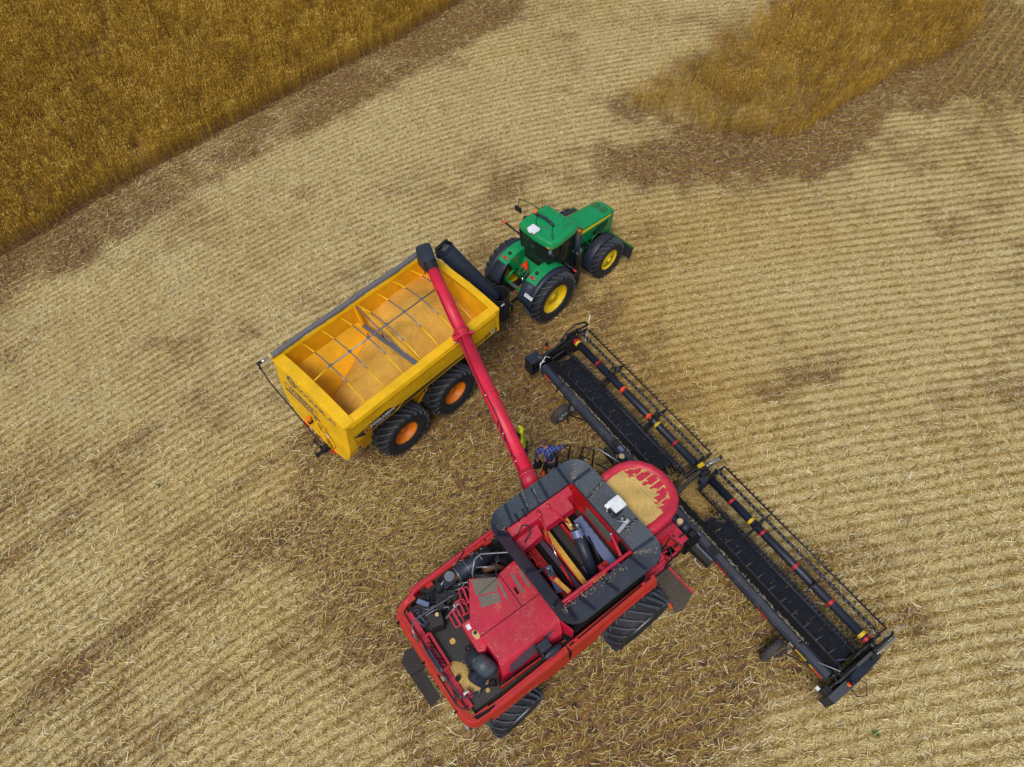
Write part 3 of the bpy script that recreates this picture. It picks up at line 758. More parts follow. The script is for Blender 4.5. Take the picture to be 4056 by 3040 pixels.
def lift(b):
    b.tube([(-.1, .55, 1.35), (-.45, .62, 1.15), (-.62, .60, .95)], .05, 'green', 8); b.tube([(-.1, -.40, 1.35), (-.45, -.45, 1.15), (-.62, -.42, .95)], .05, 'green', 8)
    b.bar((-.55, .92, .95), (-.55, -.30, .95), .07, .09, 'green'); b.bar((-.55, .92, .98), (-.62, .96, .48), .06, .07, 'green', up=(1, 0, 0)); b.bar((-.55, -.28, .98), (-.62, -.32, .45), .06, .07, 'green', up=(1, 0, 0))
    b.bar((-.60, .92, .5), (-.60, .70, .5), .05, .05, 'green'); b.bar((-.60, -.10, .45), (-.60, -.32, .45), .05, .05, 'green')
    b.bar((-.58, .35, 1.0), (-.58, .05, 1.0), .12, .04, 'steel')
    for k in range(10):
        y = random.uniform(-.4, .5); b.tube([(-.05, y, 1.5), (-.2, y + .1, 1.2), (-.1, y, .9)], .018, random.choice(['black', 'green', 'greendk']), 6)
        b.box((-.12, random.uniform(-.4, .4), random.uniform(.8, 1.4)), (.2, .12, .1), random.choice(['greendk', 'black', 'green']))
    b.tube([(-.2, .15, 1.2), (-.28, .1, 1.05)], .03, 'chrome')
    b.bb((-.9, -.05, .5), (-.1, .05, .58), 'black')
one('rear_linkage', 'green', TO, lift)
# ================================================================== COMBINE HARVESTER
KA = .6425239
CO = empty('combine_harvester', (2.2214, 6.7922, 0), KA)
tag(CO, 'red combine harvester with open grain tank and auger over the yellow cart', 'combine harvester')
def core(b):
    b.bb((-4.7, -1.15, .95), (1.1, 1.15, 2.4), 'void'); b.bb((-2.2, -1.45, 2.0), (.35, 1.5, 2.55), 'void')
    b.bb((-.3, -1.5, .7), (.3, 1.5, 1.15), 'black'); b.bb((-4.15, -1.3, .55), (-3.85, 1.3, .80), 'black')
    b.bb((-4.9, -1.5, 2.2), (-2.1, 1.6, 2.44), 'blackdull')
    b.bb((-5.2, -1.45, .95), (-4.95, -1.25, 1.35), 'rimgrey'); b.bb((-5.15, -1.5, 1.2), (-4.7, -1.4, 1.4), 'navyclean')
one('chassis', 'void', CO, core)
# side panels: curved sheet, cut away over the wheels
def panel(b, s, x0, x1, mat='redside'):
    N = 14; secs = []
    for i in range(N + 1):
        x = x0 + (x1 - x0) * i / N
        # lower edge: arches over the wheels
        zl = 1.35
        for cx, r in ((-3.95, .98), (0.0, 1.32)):
            dx = abs(x - cx)
            if dx < r * 1.2: zl = max(zl, (.72 if cx < -2 else .95) + math.sqrt(max(0, (r * 1.2) ** 2 - dx * dx)))
        zl = min(zl, 2.28)
        zt = 2.72 + (.14 * max(0, (x + 2.3) / 2.6))
        w = (1.70 if s < 0 else 1.80) - .05 * max(0, -x - 4.3)
        m = (zt + zl) / 2
        secs.append([(x, s * (w - .15), zt - .05), (x, s * (w - .13), zt - .005), (x, s * (w - .01), zt), (x, s * (w + .01), zt - .03), (x, s * (w + .05), zt * .62 + zl * .38), (x, s * (w + .075), zt * .55 + zl * .45), (x, s * (w + .07), zt * .3 + zl * .7), (x, s * (w + .0), zl)])
    b.loft(secs, mat, closed=False)
for s in (-1, 1):
    pn = one('rear_side_panel', 'redside', CO, lambda b: panel(b, s, -4.62, -2.38), thick=.02)
    p2_ = one('front_side_panel', 'redside', CO, lambda b: panel(b, s, -2.34, .42), thick=.02)
    if s < 0:
        def slot(b):
            b.bar((-4.6, -1.66, 2.745), (-2.5, -1.63, 2.75), .03, .03, 'redclean'); b.bar((-2.3, -1.63, 2.76), (.3, -1.60, 2.90), .03, .03, 'void')
            b.box((-2.1, -1.62, 2.78), (.10, .05, .05), 'redclean'); b.box((.05, -1.60, 2.90), (.10, .05, .05), 'redclean')
        one('hinge_rail', 'redclean', CO, slot)
text('AXIAL-FLOW', .13, 'silvertext', CO, plane_m((-3.85, -1.812, 2.47), (1, 0, 0), (0, -.35, 1)), sx=1.25)
# rear bumper wrapping the back
def bump(b):
    path = [(-2.35 + .0, 1.70, 0), (-3.2, 1.70, 0), (-4.3, 1.69, 0), (-4.62, 1.66, 0)]
    def ring(p, n, k=1.):
        # p: top inner point, n: outward unit vector (2D)
        px, py = p; out = []
        for o, z in ((-.15, 2.58), (-.14, 2.70), (-.01, 2.715), (.015, 2.69), (.06, 2.45), (.05, 2.2), (.0, 2.10)): out.append((px + n[0] * o * k, py + n[1] * o * k, z))
        return out
    secs = [ring((-4.60, -1.66), (0, -1)), ring((-4.96, -1.64), (-.1, -.99)), ring((-5.08, -1.58), (-.45, -.89)), ring((-5.15, -1.48), (-.87, -.5)), ring((-5.18, -1.35), (-1, -.1)),
            ring((-5.19, -.4), (-1, 0)), ring((-5.19, .4), (-1, 0)), ring((-5.18, 1.35), (-1, .1)), ring((-5.15, 1.46), (-.87, .5)), ring((-5.06, 1.56), (-.5, .87)), ring((-4.9, 1.63), (-.3, .95)), ring((-4.60, 1.66), (0, 1))]
    b.loft(secs, 'redside', closed=False)
    b.bb((-5.02, -1.30, 2.50), (-4.86, 1.35, 2.58), 'redclean')
one('rear_bumper', 'redside', CO, bump, thick=.02)
def seams(b):
    b.add([(-5.0, -1.52, 2.735), (-4.72, -1.58, 2.745), (-4.45, -1.60, 2.75), (-4.52, -1.66, 2.735), (-4.95, -1.62, 2.725)], [(0, 1, 2, 3, 4)], 'void')
one('cooling_slot', 'void', CO, seams)
each('panel_gap', 'void', CO, [lambda b, y=y: b.box((-5.225, y, 2.52), (.09, .016, .34), 'void', Matrix.Rotation(-.2, 3, 'Y')) for y in (1.30, .15, -1.18)] + [lambda b: b.box((-2.36, -1.715, 2.5), (.02, .16, .5), 'void')])
# left rail over the open service bay
def lrail(b):
    b.tube([(-4.95, 1.52, 2.66), (-4.75, 1.62, 2.68), (-4.42, 1.72, 2.70), (-3.5, 1.76, 2.71), (-2.0, 1.80, 2.74), (-.6, 1.82, 2.78)], .055, 'redclean', 8)
    b.loft([[(x, 1.70, 2.70), (x, 1.45, 2.45), (x, 1.35, 2.0)] for x in (-4.4, -2.0)], 'blackdull', closed=False)
    b.box((-2.35, 1.62, 2.68), (.22, .10, .10), 'redin'); b.box((-4.15, 1.58, 2.68), (.18, .10, .10), 'redin')
one('side_rail', 'redclean', CO, lrail)
def mat_(b):
    b.prism([(-4.85, .40), (-4.6, 1.0), (-3.7, 1.0), (-3.7, -1.45), (-4.85, -1.40)], 2, 2.45, 2.50, 'deckmat')
    for k in range(38): b.box((-4.83 + .03 * k, -.3, 2.503), (.008, 1.7, .008), 'deckmat')
one('engine_deck', 'deckmat', CO, mat_)
# engine hood
def ehood(b):
    top = [(-3.36, .95), (-3.90, .14), (-3.90, -1.02), (-1.9, -1.06), (-1.9, .70), (-2.72, .62)]
    b.prism(top, 2, 2.5, 3.30, 'red')
    b.loft([[(-3.92, -1.0, 3.28), (-3.92, -1.10, 3.22), (-3.98, -1.27, 2.90), (-4.02, -1.30, 2.55), (-3.9, -1.0, 2.55)], [(-2.2, -1.02, 3.28), (-2.2, -1.12, 3.22), (-2.28, -1.32, 2.92), (-2.3, -1.36, 2.55), (-2.2, -1.0, 2.55)]], 'red')
    b.quad((-3.98, -1.06, 3.20), (-4.15, -1.34, 2.95), (-4.15, -1.38, 2.55), (-3.98, -1.2, 2.55), 'redside')
eh = one('engine_hood', 'red', CO, ehood, bevel=.015)
def hoodet(b):
    z = 3.306
    b.bar((-3.92, -.33, z), (-1.95, -.36, z), .014, .01, 'void'); b.bar((-3.42, .5, z), (-2.72, .56, z), .012, .008, 'void')
    b.bar((-2.72, .60, z), (-2.74, -.34, z), .014, .01, 'void'); b.bar((-3.90, -.95, z - .02), (-2.2, -1.0, z - .02), .012, .02, 'void')
    b.add([(-3.33, .90, z), (-3.46, .50, z), (-2.98, .30, z), (-2.80, .58, z)], [(0, 1, 2, 3)], 'mesh')
    b.add([(-3.44, .46, z), (-3.52, .20, z), (-3.06, .04, z), (-2.98, .26, z)], [(0, 1, 2, 3)], 'mesh')
    b.add([(-2.86, .50, z), (-2.80, .50, z), (-2.88, .02, z), (-2.94, .05, z)], [(0, 1, 2, 3)], 'mesh')
    b.add([(-2.50, .46, z), (-2.43, .46, z), (-2.47, -.10, z), (-2.54, -.10, z)], [(0, 1, 2, 3)], 'mesh')
    b.add([(-2.30, .40, z), (-2.23, .40, z), (-2.27, -.10, z), (-2.34, -.10, z)], [(0, 1, 2, 3)], 'mesh')
    b.bar((-2.62, .12, z + .002), (-2.63, -.06, z + .002), .06, .012, 'void')
    for p in ((-3.8, .02), (-3.82, -.28), (-3.85, -.9), (-3.3, -.95), (-2.6, -.99), (-2.9, -.4), (-3.1, .3)): b.ball((p[0], p[1], 3.305), .018, 'chrome', 6)
one('hood_panel_line', 'void', eh, hoodet)
def sideport(b):
    # recessed dark screens on the right hand face of the hood
    def Q(x, t): return (x, -1.13 - .19 * t - .006, 3.20 - .31 * t)
    b.add([Q(-3.80, .85), Q(-3.72, .35), Q(-3.3, .15), Q(-2.95, .15), Q(-2.95, .9), Q(-3.6, 1.0)], [tuple(range(6))], 'purple')
one('hood_side_screen', 'purple', eh, sideport)
def sideport2(b):
    def Q(x, t): return (x, -1.13 - .19 * t - .006, 3.20 - .31 * t)
    b.add([Q(-2.75, .15), Q(-2.40, .2), Q(-2.33, .5), Q(-2.45, .9), Q(-2.8, .95)], [tuple(range(5))], 'purple')
one('hood_side_screen', 'purple', eh, sideport2)
def mirr2(b):
    b.bb((-3.02, -1.52, 2.85), (-2.98, -1.20, 3.22), 'black'); b.bb((-2.98, -1.44, 2.95), (-2.70, -1.22, 3.22), 'navyclean')
    b.ball((-2.72, -1.50, 2.86), .12, 'navyclean', 14, (2.3, .8, .9)); b.tube([(-2.75, -1.45, 2.8), (-2.4, -1.45, 2.75)], .05, 'blackdull')
one('intake_cover', 'navyclean', CO, mirr2, bevel=.02)
def wallr(b):
    b.loft([[(-4.15, -1.40, 2.50), (-4.15, -1.42, 2.95)], [(-2.3, -1.42, 2.50), (-2.3, -1.46, 2.75)]], 'redside', closed=False)
    b.add([(-2.22, -1.06, 3.22), (-2.06, -1.45, 3.0), (-2.06, -1.5, 2.5), (-2.22, -1.2, 2.5)], [(0, 1, 2, 3)], 'redclean')
one('inner_panel', 'redclean', CO, wallr, thick=.02)
def ctrl(b):
    b.prism([(-4.10, .20), (-3.88, .22), (-3.86, -.50), (-3.98, -.60), (-4.14, -.54)], 2, 2.7, 3.14, 'red')
cb = one('control_box', 'redclean', CO, ctrl, bevel=.02)
one('label', 'white', cb, lambda b: b.box((-4.0, .06, 3.145), (.10, .13, .008), 'white', Matrix.Rotation(-.1, 3, 'Z')))
one('filler_cap', 'beige', cb, lambda b: (b.prism(rrect(-4.03, -3.90, -.30, -.08, .06), 2, 3.14, 3.18, 'beige'), b.ball((-3.96, -.15, 3.19), .045, 'black', 8)))
def muff(b):
    b.tube([(-3.48, 1.30, 2.98), (-2.50, 1.26, 2.98)], .185, 'navyclean', 20); b.tube([(-3.50, 1.30, 2.98), (-3.47, 1.30, 2.98)], .195, 'steel', 20)
    b.tube([(-3.45, 1.30, 2.98), (-3.62, 1.32, 2.98), (-3.68, 1.32, 3.10)], .11, 'rust', 14); b.tube([(-3.68, 1.32, 3.08), (-3.69, 1.32, 3.20)], .125, 'steel', 16)
    for x in (-3.2, -2.8): b.tube([(x, 1.30 + .19 * math.cos(t), 2.98 + .19 * math.sin(t)) for t in np.linspace(0, 2 * PI, 18)], .012, 'steel', 5)
one('exhaust_muffler', 'navyclean', CO, muff)
rg = random.Random(5)
def engine(b):
    for k in range(70):
        x = rg.uniform(-4.8, -2.3); y = rg.uniform(.75, 1.5); z = rg.uniform(2.4, 2.72)
        b.box((x, y, z), (rg.uniform(.08, .4), rg.uniform(.05, .2), rg.uniform(.05, .3)), rg.choice(['black', 'blackdull', 'void', 'navyclean', 'blackdull']), Matrix.Rotation(rg.uniform(-.4, .4), 3, 'Z'))
    for k in range(64):
        x = rg.uniform(-4.7, -2.6); y = rg.uniform(.9, 1.5); z = rg.uniform(2.55, 2.85)
        p = [V((x, y, z))]
        for j in range(4): p.append(p[-1] + V((rg.uniform(-.05, .32), rg.uniform(-.12, .12), rg.uniform(-.06, .06))))
        b.tube(p, rg.uniform(.008, .022), rg.choice(['black', 'black', 'steel', 'black', 'navyclean']), 6)
    for k in range(12):
        x = rg.uniform(-3.5, -2.3); y = 1.48 + rg.uniform(-.04, .05); z = rg.uniform(2.85, 3.05)
        b.tube([(x, y, z), (x + .05, y + .05, z + .05), (x + .12, y - .02, z + .03), (x + .17, y + .03, z)], .009, 'steel', 5)
    b.bar((-4.5, 1.15, 2.78), (-3.7, .55, 2.80), .05, .04, 'black'); b.bar((-4.45, 1.05, 2.82), (-3.75, .98, 2.82), .04, .04, 'steel')
    b.tube([(-4.3, .62, 2.85), (-3.9, .72, 2.88), (-3.55, .95, 2.90)], .03, 'steel', 8); b.box((-3.92, .72, 2.9), (.12, .08, .08), 'white')
    b.bar((-4.62, 1.35, 2.95), (-4.45, 1.1, 2.95), .10, .10, 'bluesteel'); b.bar((-4.45, 1.1, 2.6), (-4.35, 1.35, 2.75), .05, .05, 'black')
    for i in range(5): b.bar((-4.95 + .06 * i, 1.35 - .0 * i, 2.55), (-4.85 + .05 * i, .85, 2.55), .025, .03, 'steel' if i % 2 else 'black')
    b.bb((-4.98, 1.0, 2.46), (-4.5, 1.3, 2.5), 'void')
    b.tube([(-2.9, 1.0, 2.95), (-2.6, .95, 2.85), (-2.4, .8, 2.7)], .08, 'rust', 10)
one('engine_bay', 'blackdull', CO, engine)
def tankb(b):
    b.prism([(-4.62, .92), (-4.30, .80), (-4.40, .50), (-4.70, .60)], 2, 2.5, 3.0, 'blackdull'); b.tube([(-4.42, .78, 3.0), (-4.42, .78, 3.06)], .05, 'beige', 12)
one('hydraulic_tank', 'blackdull', CO, tankb, bevel=.015)
def fold(b, cx, cy, rot):
    m = Matrix.Rotation(rot, 3, 'Z')
    for x0, y0 in ((0, 0),):
        loop = [m @ V((x, y, 0)) + V((cx, cy, 3.05)) for x, y in rrect(-.12, .12, -.19, .19, .05, 3)]
        b.tube(loop, .018, 'redclean', 6, closed=True)
        for k in range(5):
            y = -.13 + .065 * k; b.bar(m @ V((-.10, y, 0)) + V((cx, cy, 3.05)), m @ V((.10, y, 0)) + V((cx, cy, 3.05)), .014, .02, 'black')
        b.bar(m @ V((0, -.19, .01)) + V((cx, cy, 3.05)), m @ V((0, .19, .01)) + V((cx, cy, 3.05)), .045, .02, 'redclean')
for cx, cy, r in ((-4.10, .42, -.1), (-3.86, .56, -.2), (-3.62, .74, -.25)):
    one('folding_step', 'redclean', CO, lambda b: fold(b, cx, cy, r))
def hatch(b):
    for p, q in (((-4.94, .62), (-4.78, .62)), ((-4.78, .62), (-4.80, -.28)), ((-4.80, -.28), (-4.98, -.30))):
        b.bar((*p, 2.66), (*q, 2.66), .07, .05, 'redclean')
    b.bb((-4.98, -.28, 2.5), (-4.82, .6, 2.53), 'void')
    for k in range(7): b.tube([(-4.95, .5 - k * .11, 2.58), (-4.88, .42 - k * .11, 2.62), (-4.86, .36 - k * .11, 2.56)], .012, rg.choice(['steel', 'black', 'black']), 5)
one('hatch_frame', 'redclean', CO, hatch, bevel=.01)
def filt(b):
    b.tube([(-4.30, -.42, 2.92), (-4.22, -.72, 2.92)], .20, 'navyclean', 18); b.tube([(-4.24, -.60, 2.93), (-4.14, -.98, 2.90)], [.215, .225], 'navy', 20); b.ball((-4.14, -.98, 2.90), .224, 'navy', 18, (1, .55, 1)); b.tube([(-4.46, -.78, 2.55), (-4.40, -.98, 2.80)], [.17, .18], 'navyclean', 14); b.tube([(-4.28, -.55, 2.93), (-4.27, -.58, 2.93)], .235, 'blackdull', 20)
    b.tube([(-4.5, -.38, 2.78), (-4.42, -.52, 2.86), (-4.30, -.5, 2.9)], .035, 'steel', 8); b.tube([(-4.30, -.3, 3.0), (-4.22, -.32, 3.12)], .06, 'black', 10)
    for k in range(8): b.box((rg.uniform(-4.5, -4.0), rg.uniform(-1.3, -.9), 2.6), (rg.uniform(.05, .16), rg.uniform(.05, .14), rg.uniform(.06, .2)), 'black')
    b.tube([(-4.82, -.62, 2.5), (-4.80, -.62, 2.68)], .06, 'black', 10)
one('air_cleaner', 'navyclean', CO, filt)
def rails(b):
    r = .020
    b.tube([(-3.63, .9, 2.98), (-4.3, .95, 3.05), (-4.95, .92, 3.25), (-5.08, .80, 3.28), (-5.12, .62, 3.25), (-5.10, .5, 3.0), (-5.14, .9, 2.65)], r, 'steel', 7)
    b.tube([(-5.10, .62, 3.25), (-5.12, .62, 2.6)], r, 'black', 7)
    b.tube([(-5.05, .42, 3.15), (-5.08, -.25, 3.15), (-5.05, -.55, 3.10), (-5.0, -1.05, 3.12), (-4.92, -1.16, 3.12), (-4.3, -1.26, 3.0), (-4.18, -1.28, 2.6)], r * 1.1, 'navyclean', 7)
    b.tube([(-5.15, -.35, 2.95), (-5.16, -1.15, 2.95), (-5.08, -1.30, 2.95), (-4.95, -1.30, 2.95)], r, 'black', 7)
    for x, y in ((-5.08, -.25), (-5.05, -.55), (-5.0, -1.05), (-4.6, -1.22)): b.tube([(x, y, 3.12), (x - .02, y, 2.62)], r, 'steel', 7)
    b.tube([(-5.16, -1.12, 2.95), (-5.04, -.85, 3.1)], r * .8, 'black', 6); b.tube([(-5.16, -1.0, 2.95), (-5.02, -1.0, 3.1)], r * .8, 'black', 6)
    b.bar((-5.06, .36, 2.9), (-5.06, -.22, 2.85), .06, .07, 'navyclean'); b.bar((-5.02, .3, 2.7), (-5.02, -.3, 2.7), .05, .05, 'steel')
one('deck_railing', 'black', CO, rails)
def rails2(b):
    r = .022
    b.tube([(-3.28, .90, 3.32), (-3.26, .92, 3.62), (-3.06, 1.12, 3.72), (-2.86, 1.15, 3.72), (-2.30, .78, 3.74), (-2.2, .70, 3.72)], r, 'steel', 7)
    b.tube([(-3.28, .92, 3.46), (-2.80, .60, 3.46)], r, 'black', 7); b.tube([(-3.28, .9, 3.36), (-2.78, .58, 3.36)], .03, 'black', 7)
    b.tube([(-2.80, .58, 3.32), (-2.80, .60, 3.55), (-2.66, .78, 3.68), (-2.5, .72, 3.70)], r, 'black', 7); b.tube([(-3.1, 1.0, 3.55), (-2.7, .72, 3.55)], r * .8, 'steel', 6)
one('access_rail', 'steel', CO, rails2)
for p in ((-5.10, -.45, 2.66),): 
    one('rear_beacon', 'beige', CO, lambda b: (b.tube([p, (p[0], p[1], p[2] + .06)], .08, 'black', 12), b.tube([(p[0], p[1], p[2] + .06), (p[0], p[1], p[2] + .16)], .055, 'beige', 12)))
def flap(b):
    b.quad((-5.30, .55, 1.32), (-5.64, .40, 1.28), (-5.62, -.40, .82), (-5.30, -.38, .82), 'blackdull')
    b.prism([(-5.2, .35), (-5.2, .95), (-5.45, .98), (-5.66, .78), (-5.64, .40)], 2, 1.28, 1.36, 'blackdull')
one('straw_spreader', 'blackdull', CO, flap, thick=.02)
def ext_(b):
    b.tube([(-4.78, -.98, 2.68), (-4.76, -1.16, 2.68)], .055, 'redclean', 12); b.tube([(-4.78, -.98, 2.74), (-4.9, -1.0, 2.78)], .014, 'white', 6); b.box((-4.84, -1.02, 2.76), (.14, .03, .02), 'white')
fx = one('fire_extinguisher', 'redclean', None, ext_)
fx.location = CO.location; fx.rotation_euler = CO.rotation_euler
tag(fx, 'small red fire extinguisher on the grain covered rear deck of the red harvester', 'fire extinguisher')

# ---- grain tank
def ext(b):
    n = 5
    def L(x0, x1, y0, y1, r, z): return [(x, y, z) for x, y in rrect(x0, x1, y0, y1, r, n)]
    o1 = L(-2.36, .66, -1.60, 1.74, .48, 4.05); o0 = L(-2.36, .66, -1.60, 1.74, .48, 3.92); i1 = L(-2.0, .17, -1.03, 1.36, .04, 3.60)
    lo = L(-2.30, .60, -1.54, 1.68, .46, 3.92); li = L(-1.97, .14, -1.0, 1.33, .04, 3.55)
    b.loft([i1, o1], 'navy', capa=False, capb=False); b.loft([o1, o0], 'navyclean', capa=False, capb=False); b.loft([o0, lo], 'navyclean', capa=False, capb=False); b.loft([lo, li], 'navyclean', capa=False, capb=False); b.loft([li, i1], 'navyclean', capa=False, capb=False)
te = one('tank_extension', 'navy', CO, ext, bevel=.012)
def eribs():
    def rib(p, q, w=.06):
        one('extension_rib', 'navyclean', te, lambda b: b.bar(V((*p, 3.62)), V((*q, 4.05)), w, .05, 'navyclean'), bevel=.01)
    for (p, q) in (((-1.75, 1.36), (-1.72, 1.72)), ((-1.25, 1.36), (-1.25, 1.72)), ((-.62, 1.36), (-.66, 1.72)), ((.05, 1.36), (-.06, 1.72)), ((.17, 1.32), (.58, 1.2)), ((.17, .75), (.64, .75)), ((.17, -.45), (.64, -.5)), ((.17, -.98), (.60, -1.1)), ((.0, -1.03), (-.05, -1.58)),
                   ((-.9, -1.03), (-.9, -1.58)), ((-1.6, -1.03), (-1.6, -1.58)), ((-1.95, -1.02), (-2.1, -1.5)), ((-2.0, -.8), (-2.34, -.95)), ((-2.0, .1), (-2.34, .1)), ((-2.0, 1.15), (-2.33, 1.25))):
        rib(p, q)
    for (p, q) in (((-.9, 1.36), (-.92, 1.72)),): rib(p, q, .02)
    for k in range(2): one('hinge', 'black', te, lambda b: b.bar((-1.60 + .22 * k, 1.28, 3.62), (-1.60 + .22 * k, 1.45, 3.80), .02, .05, 'black'))
eribs()
def chaff_line(b):
    # grain and straw lodged along the folds
    rc = random.Random(12)
    for (p, q, w, n) in (((.22, 1.33, 3.66), (.50, 1.58, 3.96), .05, 120), ((.20, .72, 3.66), (.60, .71, 4.05), .018, 60), ((.2, -.50, 3.66), (.58, -.54, 4.02), .018, 50), ((.15, -1.05, 3.66), (.5, -1.35, 3.98), .03, 90), ((-1.97, 1.30, 3.64), (-2.2, 1.42, 3.85), .04, 50), ((-1.98, -1.02, 3.64), (-2.2, -1.3, 3.9), .03, 60), ((-1.9, -1.06, 3.645), (-.3, -1.2, 3.80), .05, 130), ((-.87, 1.40, 3.66), (-.89, 1.70, 4.04), .01, 40), ((-1.21, 1.40, 3.66), (-1.21, 1.70, 4.04), .01, 40)):
        p, q = V(p), V(q)
        for k in range(n // 2):
            t = rc.random() ** 1.3; c = p.lerp(q, t) + V((rc.gauss(0, w), rc.gauss(0, w), .012)); a = rc.uniform(0, PI); L = rc.uniform(.015, .06)
            c.z = max(c.z, 3.6) + .01
            d = V((math.cos(a), math.sin(a), 0)) * L; b.bar(c, c + d, .007, .006, 'chaffgrey')
cf = MB(); chaff_line(cf); one_ = cf.build('lodged_grain', 'chaffgrey', te); one_['kind'] = 'stuff'
def tin(b):
    # inner walls
    X0, X1, Y0, Y1 = -1.98, .14, -1.02, 1.33
    b.loft([[(X0, Y0, 3.58), (X1, Y0, 3.58), (X1, Y1, 3.58), (X0, Y1, 3.58)], [(X0 + .05, Y0 + .05, 2.9), (X1 - .0, Y0 + .05, 2.9), (X1, Y1 - .3, 2.9), (X0 + .05, Y1 - .3, 2.9)], [(X0 + .3, Y0 + .1, 2.35), (X1 - .2, Y0 + .1, 2.35), (X1 - .2, Y1 - .35, 2.35), (X0 + .3, Y1 - .35, 2.35)]], 'redin', capa=False)
one('tank_lining', 'redin', CO, tin)
def tdetail(b):
    # strips on the tank floor running crosswise
    for x, w, z, mt, y0, y1 in ((-1.55, .22, 2.62, 'redin', -.8, .9), (-1.36, .10, 2.68, 'void', -.8, .85), (-1.20, .14, 2.60, 'purple', -.85, .9), (-1.03, .14, 2.66, 'redin', -.8, .95),
                         (-.90, .05, 2.62, 'void', -.85, .9), (-.72, .20, 2.78, 'blackdull', -.3, .95), (-.72, .16, 2.6, 'purple', -.85, -.3), (-.52, .12, 2.62, 'redin', -.85, .9), (-.36, .08, 2.56, 'void', -.85, .9), (.03, .10, 2.75, 'blackdull', -.9, .9)):
        b.bar((x, y0, z), (x, y1, z), w, .05, mt)
    b.bar((-1.68, -.5, 2.72), (-1.5, .2, 2.72), .16, .04, 'bluesteel')
    # dark front window panel
    b.quad((.125, .68, 3.30), (.125, -.30, 3.30), (.10, -.30, 2.85), (.10, .68, 2.85), 'mesh')
    b.bb((.10, -1.0, 2.9), (.135, -.55, 3.5), 'void')
    b.bar((.11, 1.0, 2.6), (.10, 1.2, 3.5), .25, .03, 'redin'); b.bar((.0, 1.05, 3.1), (-.2, 1.0, 3.1), .06, .05, 'redin')
one('tank_floor', 'redin', CO, tdetail)
def rail_blue(b):
    b.bar((-.17, .66, 3.0), (-.22, -.95, 2.92), .26, .05, 'bluesteel'); b.bar((-.05, .6, 3.03), (-.09, -.95, 2.95), .02, .05, 'navyclean')
    for k in range(8): b.box((-.07 - .005 * k, .5 - k * .2, 3.05), (.05, .02, .03), 'black')
one('cover_plate', 'bluesteel', CO, rail_blue)
def redbeam(b):
    b.loft([[(-1.95, 1.34, 3.56), (-1.95, 1.12, 3.46), (-1.95, 1.02, 3.05), (-1.95, 1.3, 2.95)], [(.02, 1.32, 3.56), (.02, 1.12, 3.46), (.02, 1.02, 3.10), (.02, 1.3, 3.0)]], 'red')
    b.loft([[(-1.1, 1.12, 3.47), (-1.1, .84, 3.38), (-1.1, .80, 3.12), (-1.1, 1.1, 3.05)], [(-.18, 1.12, 3.47), (-.18, .84, 3.38), (-.18, .80, 3.12), (-.18, 1.1, 3.05)]], 'red')
    b.loft([[(-1.9, 1.05, 3.3), (-1.9, .75, 3.15), (-1.9, .72, 2.9)], [(-1.2, 1.05, 3.3), (-1.2, .82, 3.15), (-1.2, .78, 2.9)]], 'red', closed=False)
    for k in range(14): b.ball((-.95 + .1 * (k % 7), 1.06 if k < 7 else .92, 3.46 if k < 7 else 3.41), .014, 'steel', 6)
one('tank_beam', 'red', CO, redbeam, bevel=.012)
def handle(b): b.tube([(-1.85, 1.08, 3.42), (-1.55, 1.2, 3.5), (-1.45, 1.12, 3.5), (-1.5, .95, 3.42), (-1.75, .85, 3.35)], .02, 'black', 7)
one('grab_handle', 'black', CO, handle)
def rods(b):
    b.tube([(-1.02, 1.28, 3.52), (-1.05, 1.1, 3.5)], .05, 'red', 8); b.tube([(-1.03, 1.15, 3.5), (-1.2, .48, 3.2)], .03, 'redin', 8); b.tube([(-1.2, .48, 3.2), (-1.28, -.02, 2.95)], .018, 'chrome', 8); b.tube([(-1.28, -.02, 2.95), (-1.32, -.6, 2.75)], .035, 'redin', 8)
one('lift_cylinder', 'redin', CO, lambda b: (b.tube([(-.72, 1.28, 3.52), (-.74, 1.15, 3.5)], .05, 'red', 8), b.tube([(-.73, 1.2, 3.5), (-.55, .65, 3.3)], .03, 'redin', 8), b.tube([(-.55, .65, 3.3), (-.46, .42, 3.2)], .018, 'chrome', 8)))
one('lift_cylinder', 'redin', CO, rods)
def bubble(b):
    b.tube([(-.50, .36, 3.28), (-.68, -.72, 2.55)], .15, 'navyclean', 18); b.tube([(-.49, .38, 3.30), (-.52, .22, 3.2)], .158, 'bluesteel', 18, cap=False)
    b.tube([(-.40, .42, 3.38), (-.5, .15, 3.32), (-.52, 0, 3.2)], .022, 'chrome', 6); b.ball((-.42, .42, 3.38), .07, 'steel', 8)
    b.tube([(-.30, .1, 3.1), (-.38, -.35, 3.0), (-.42, -.6, 2.9)], .025, 'black', 7)
one('bubble_auger', 'navyclean', CO, bubble)
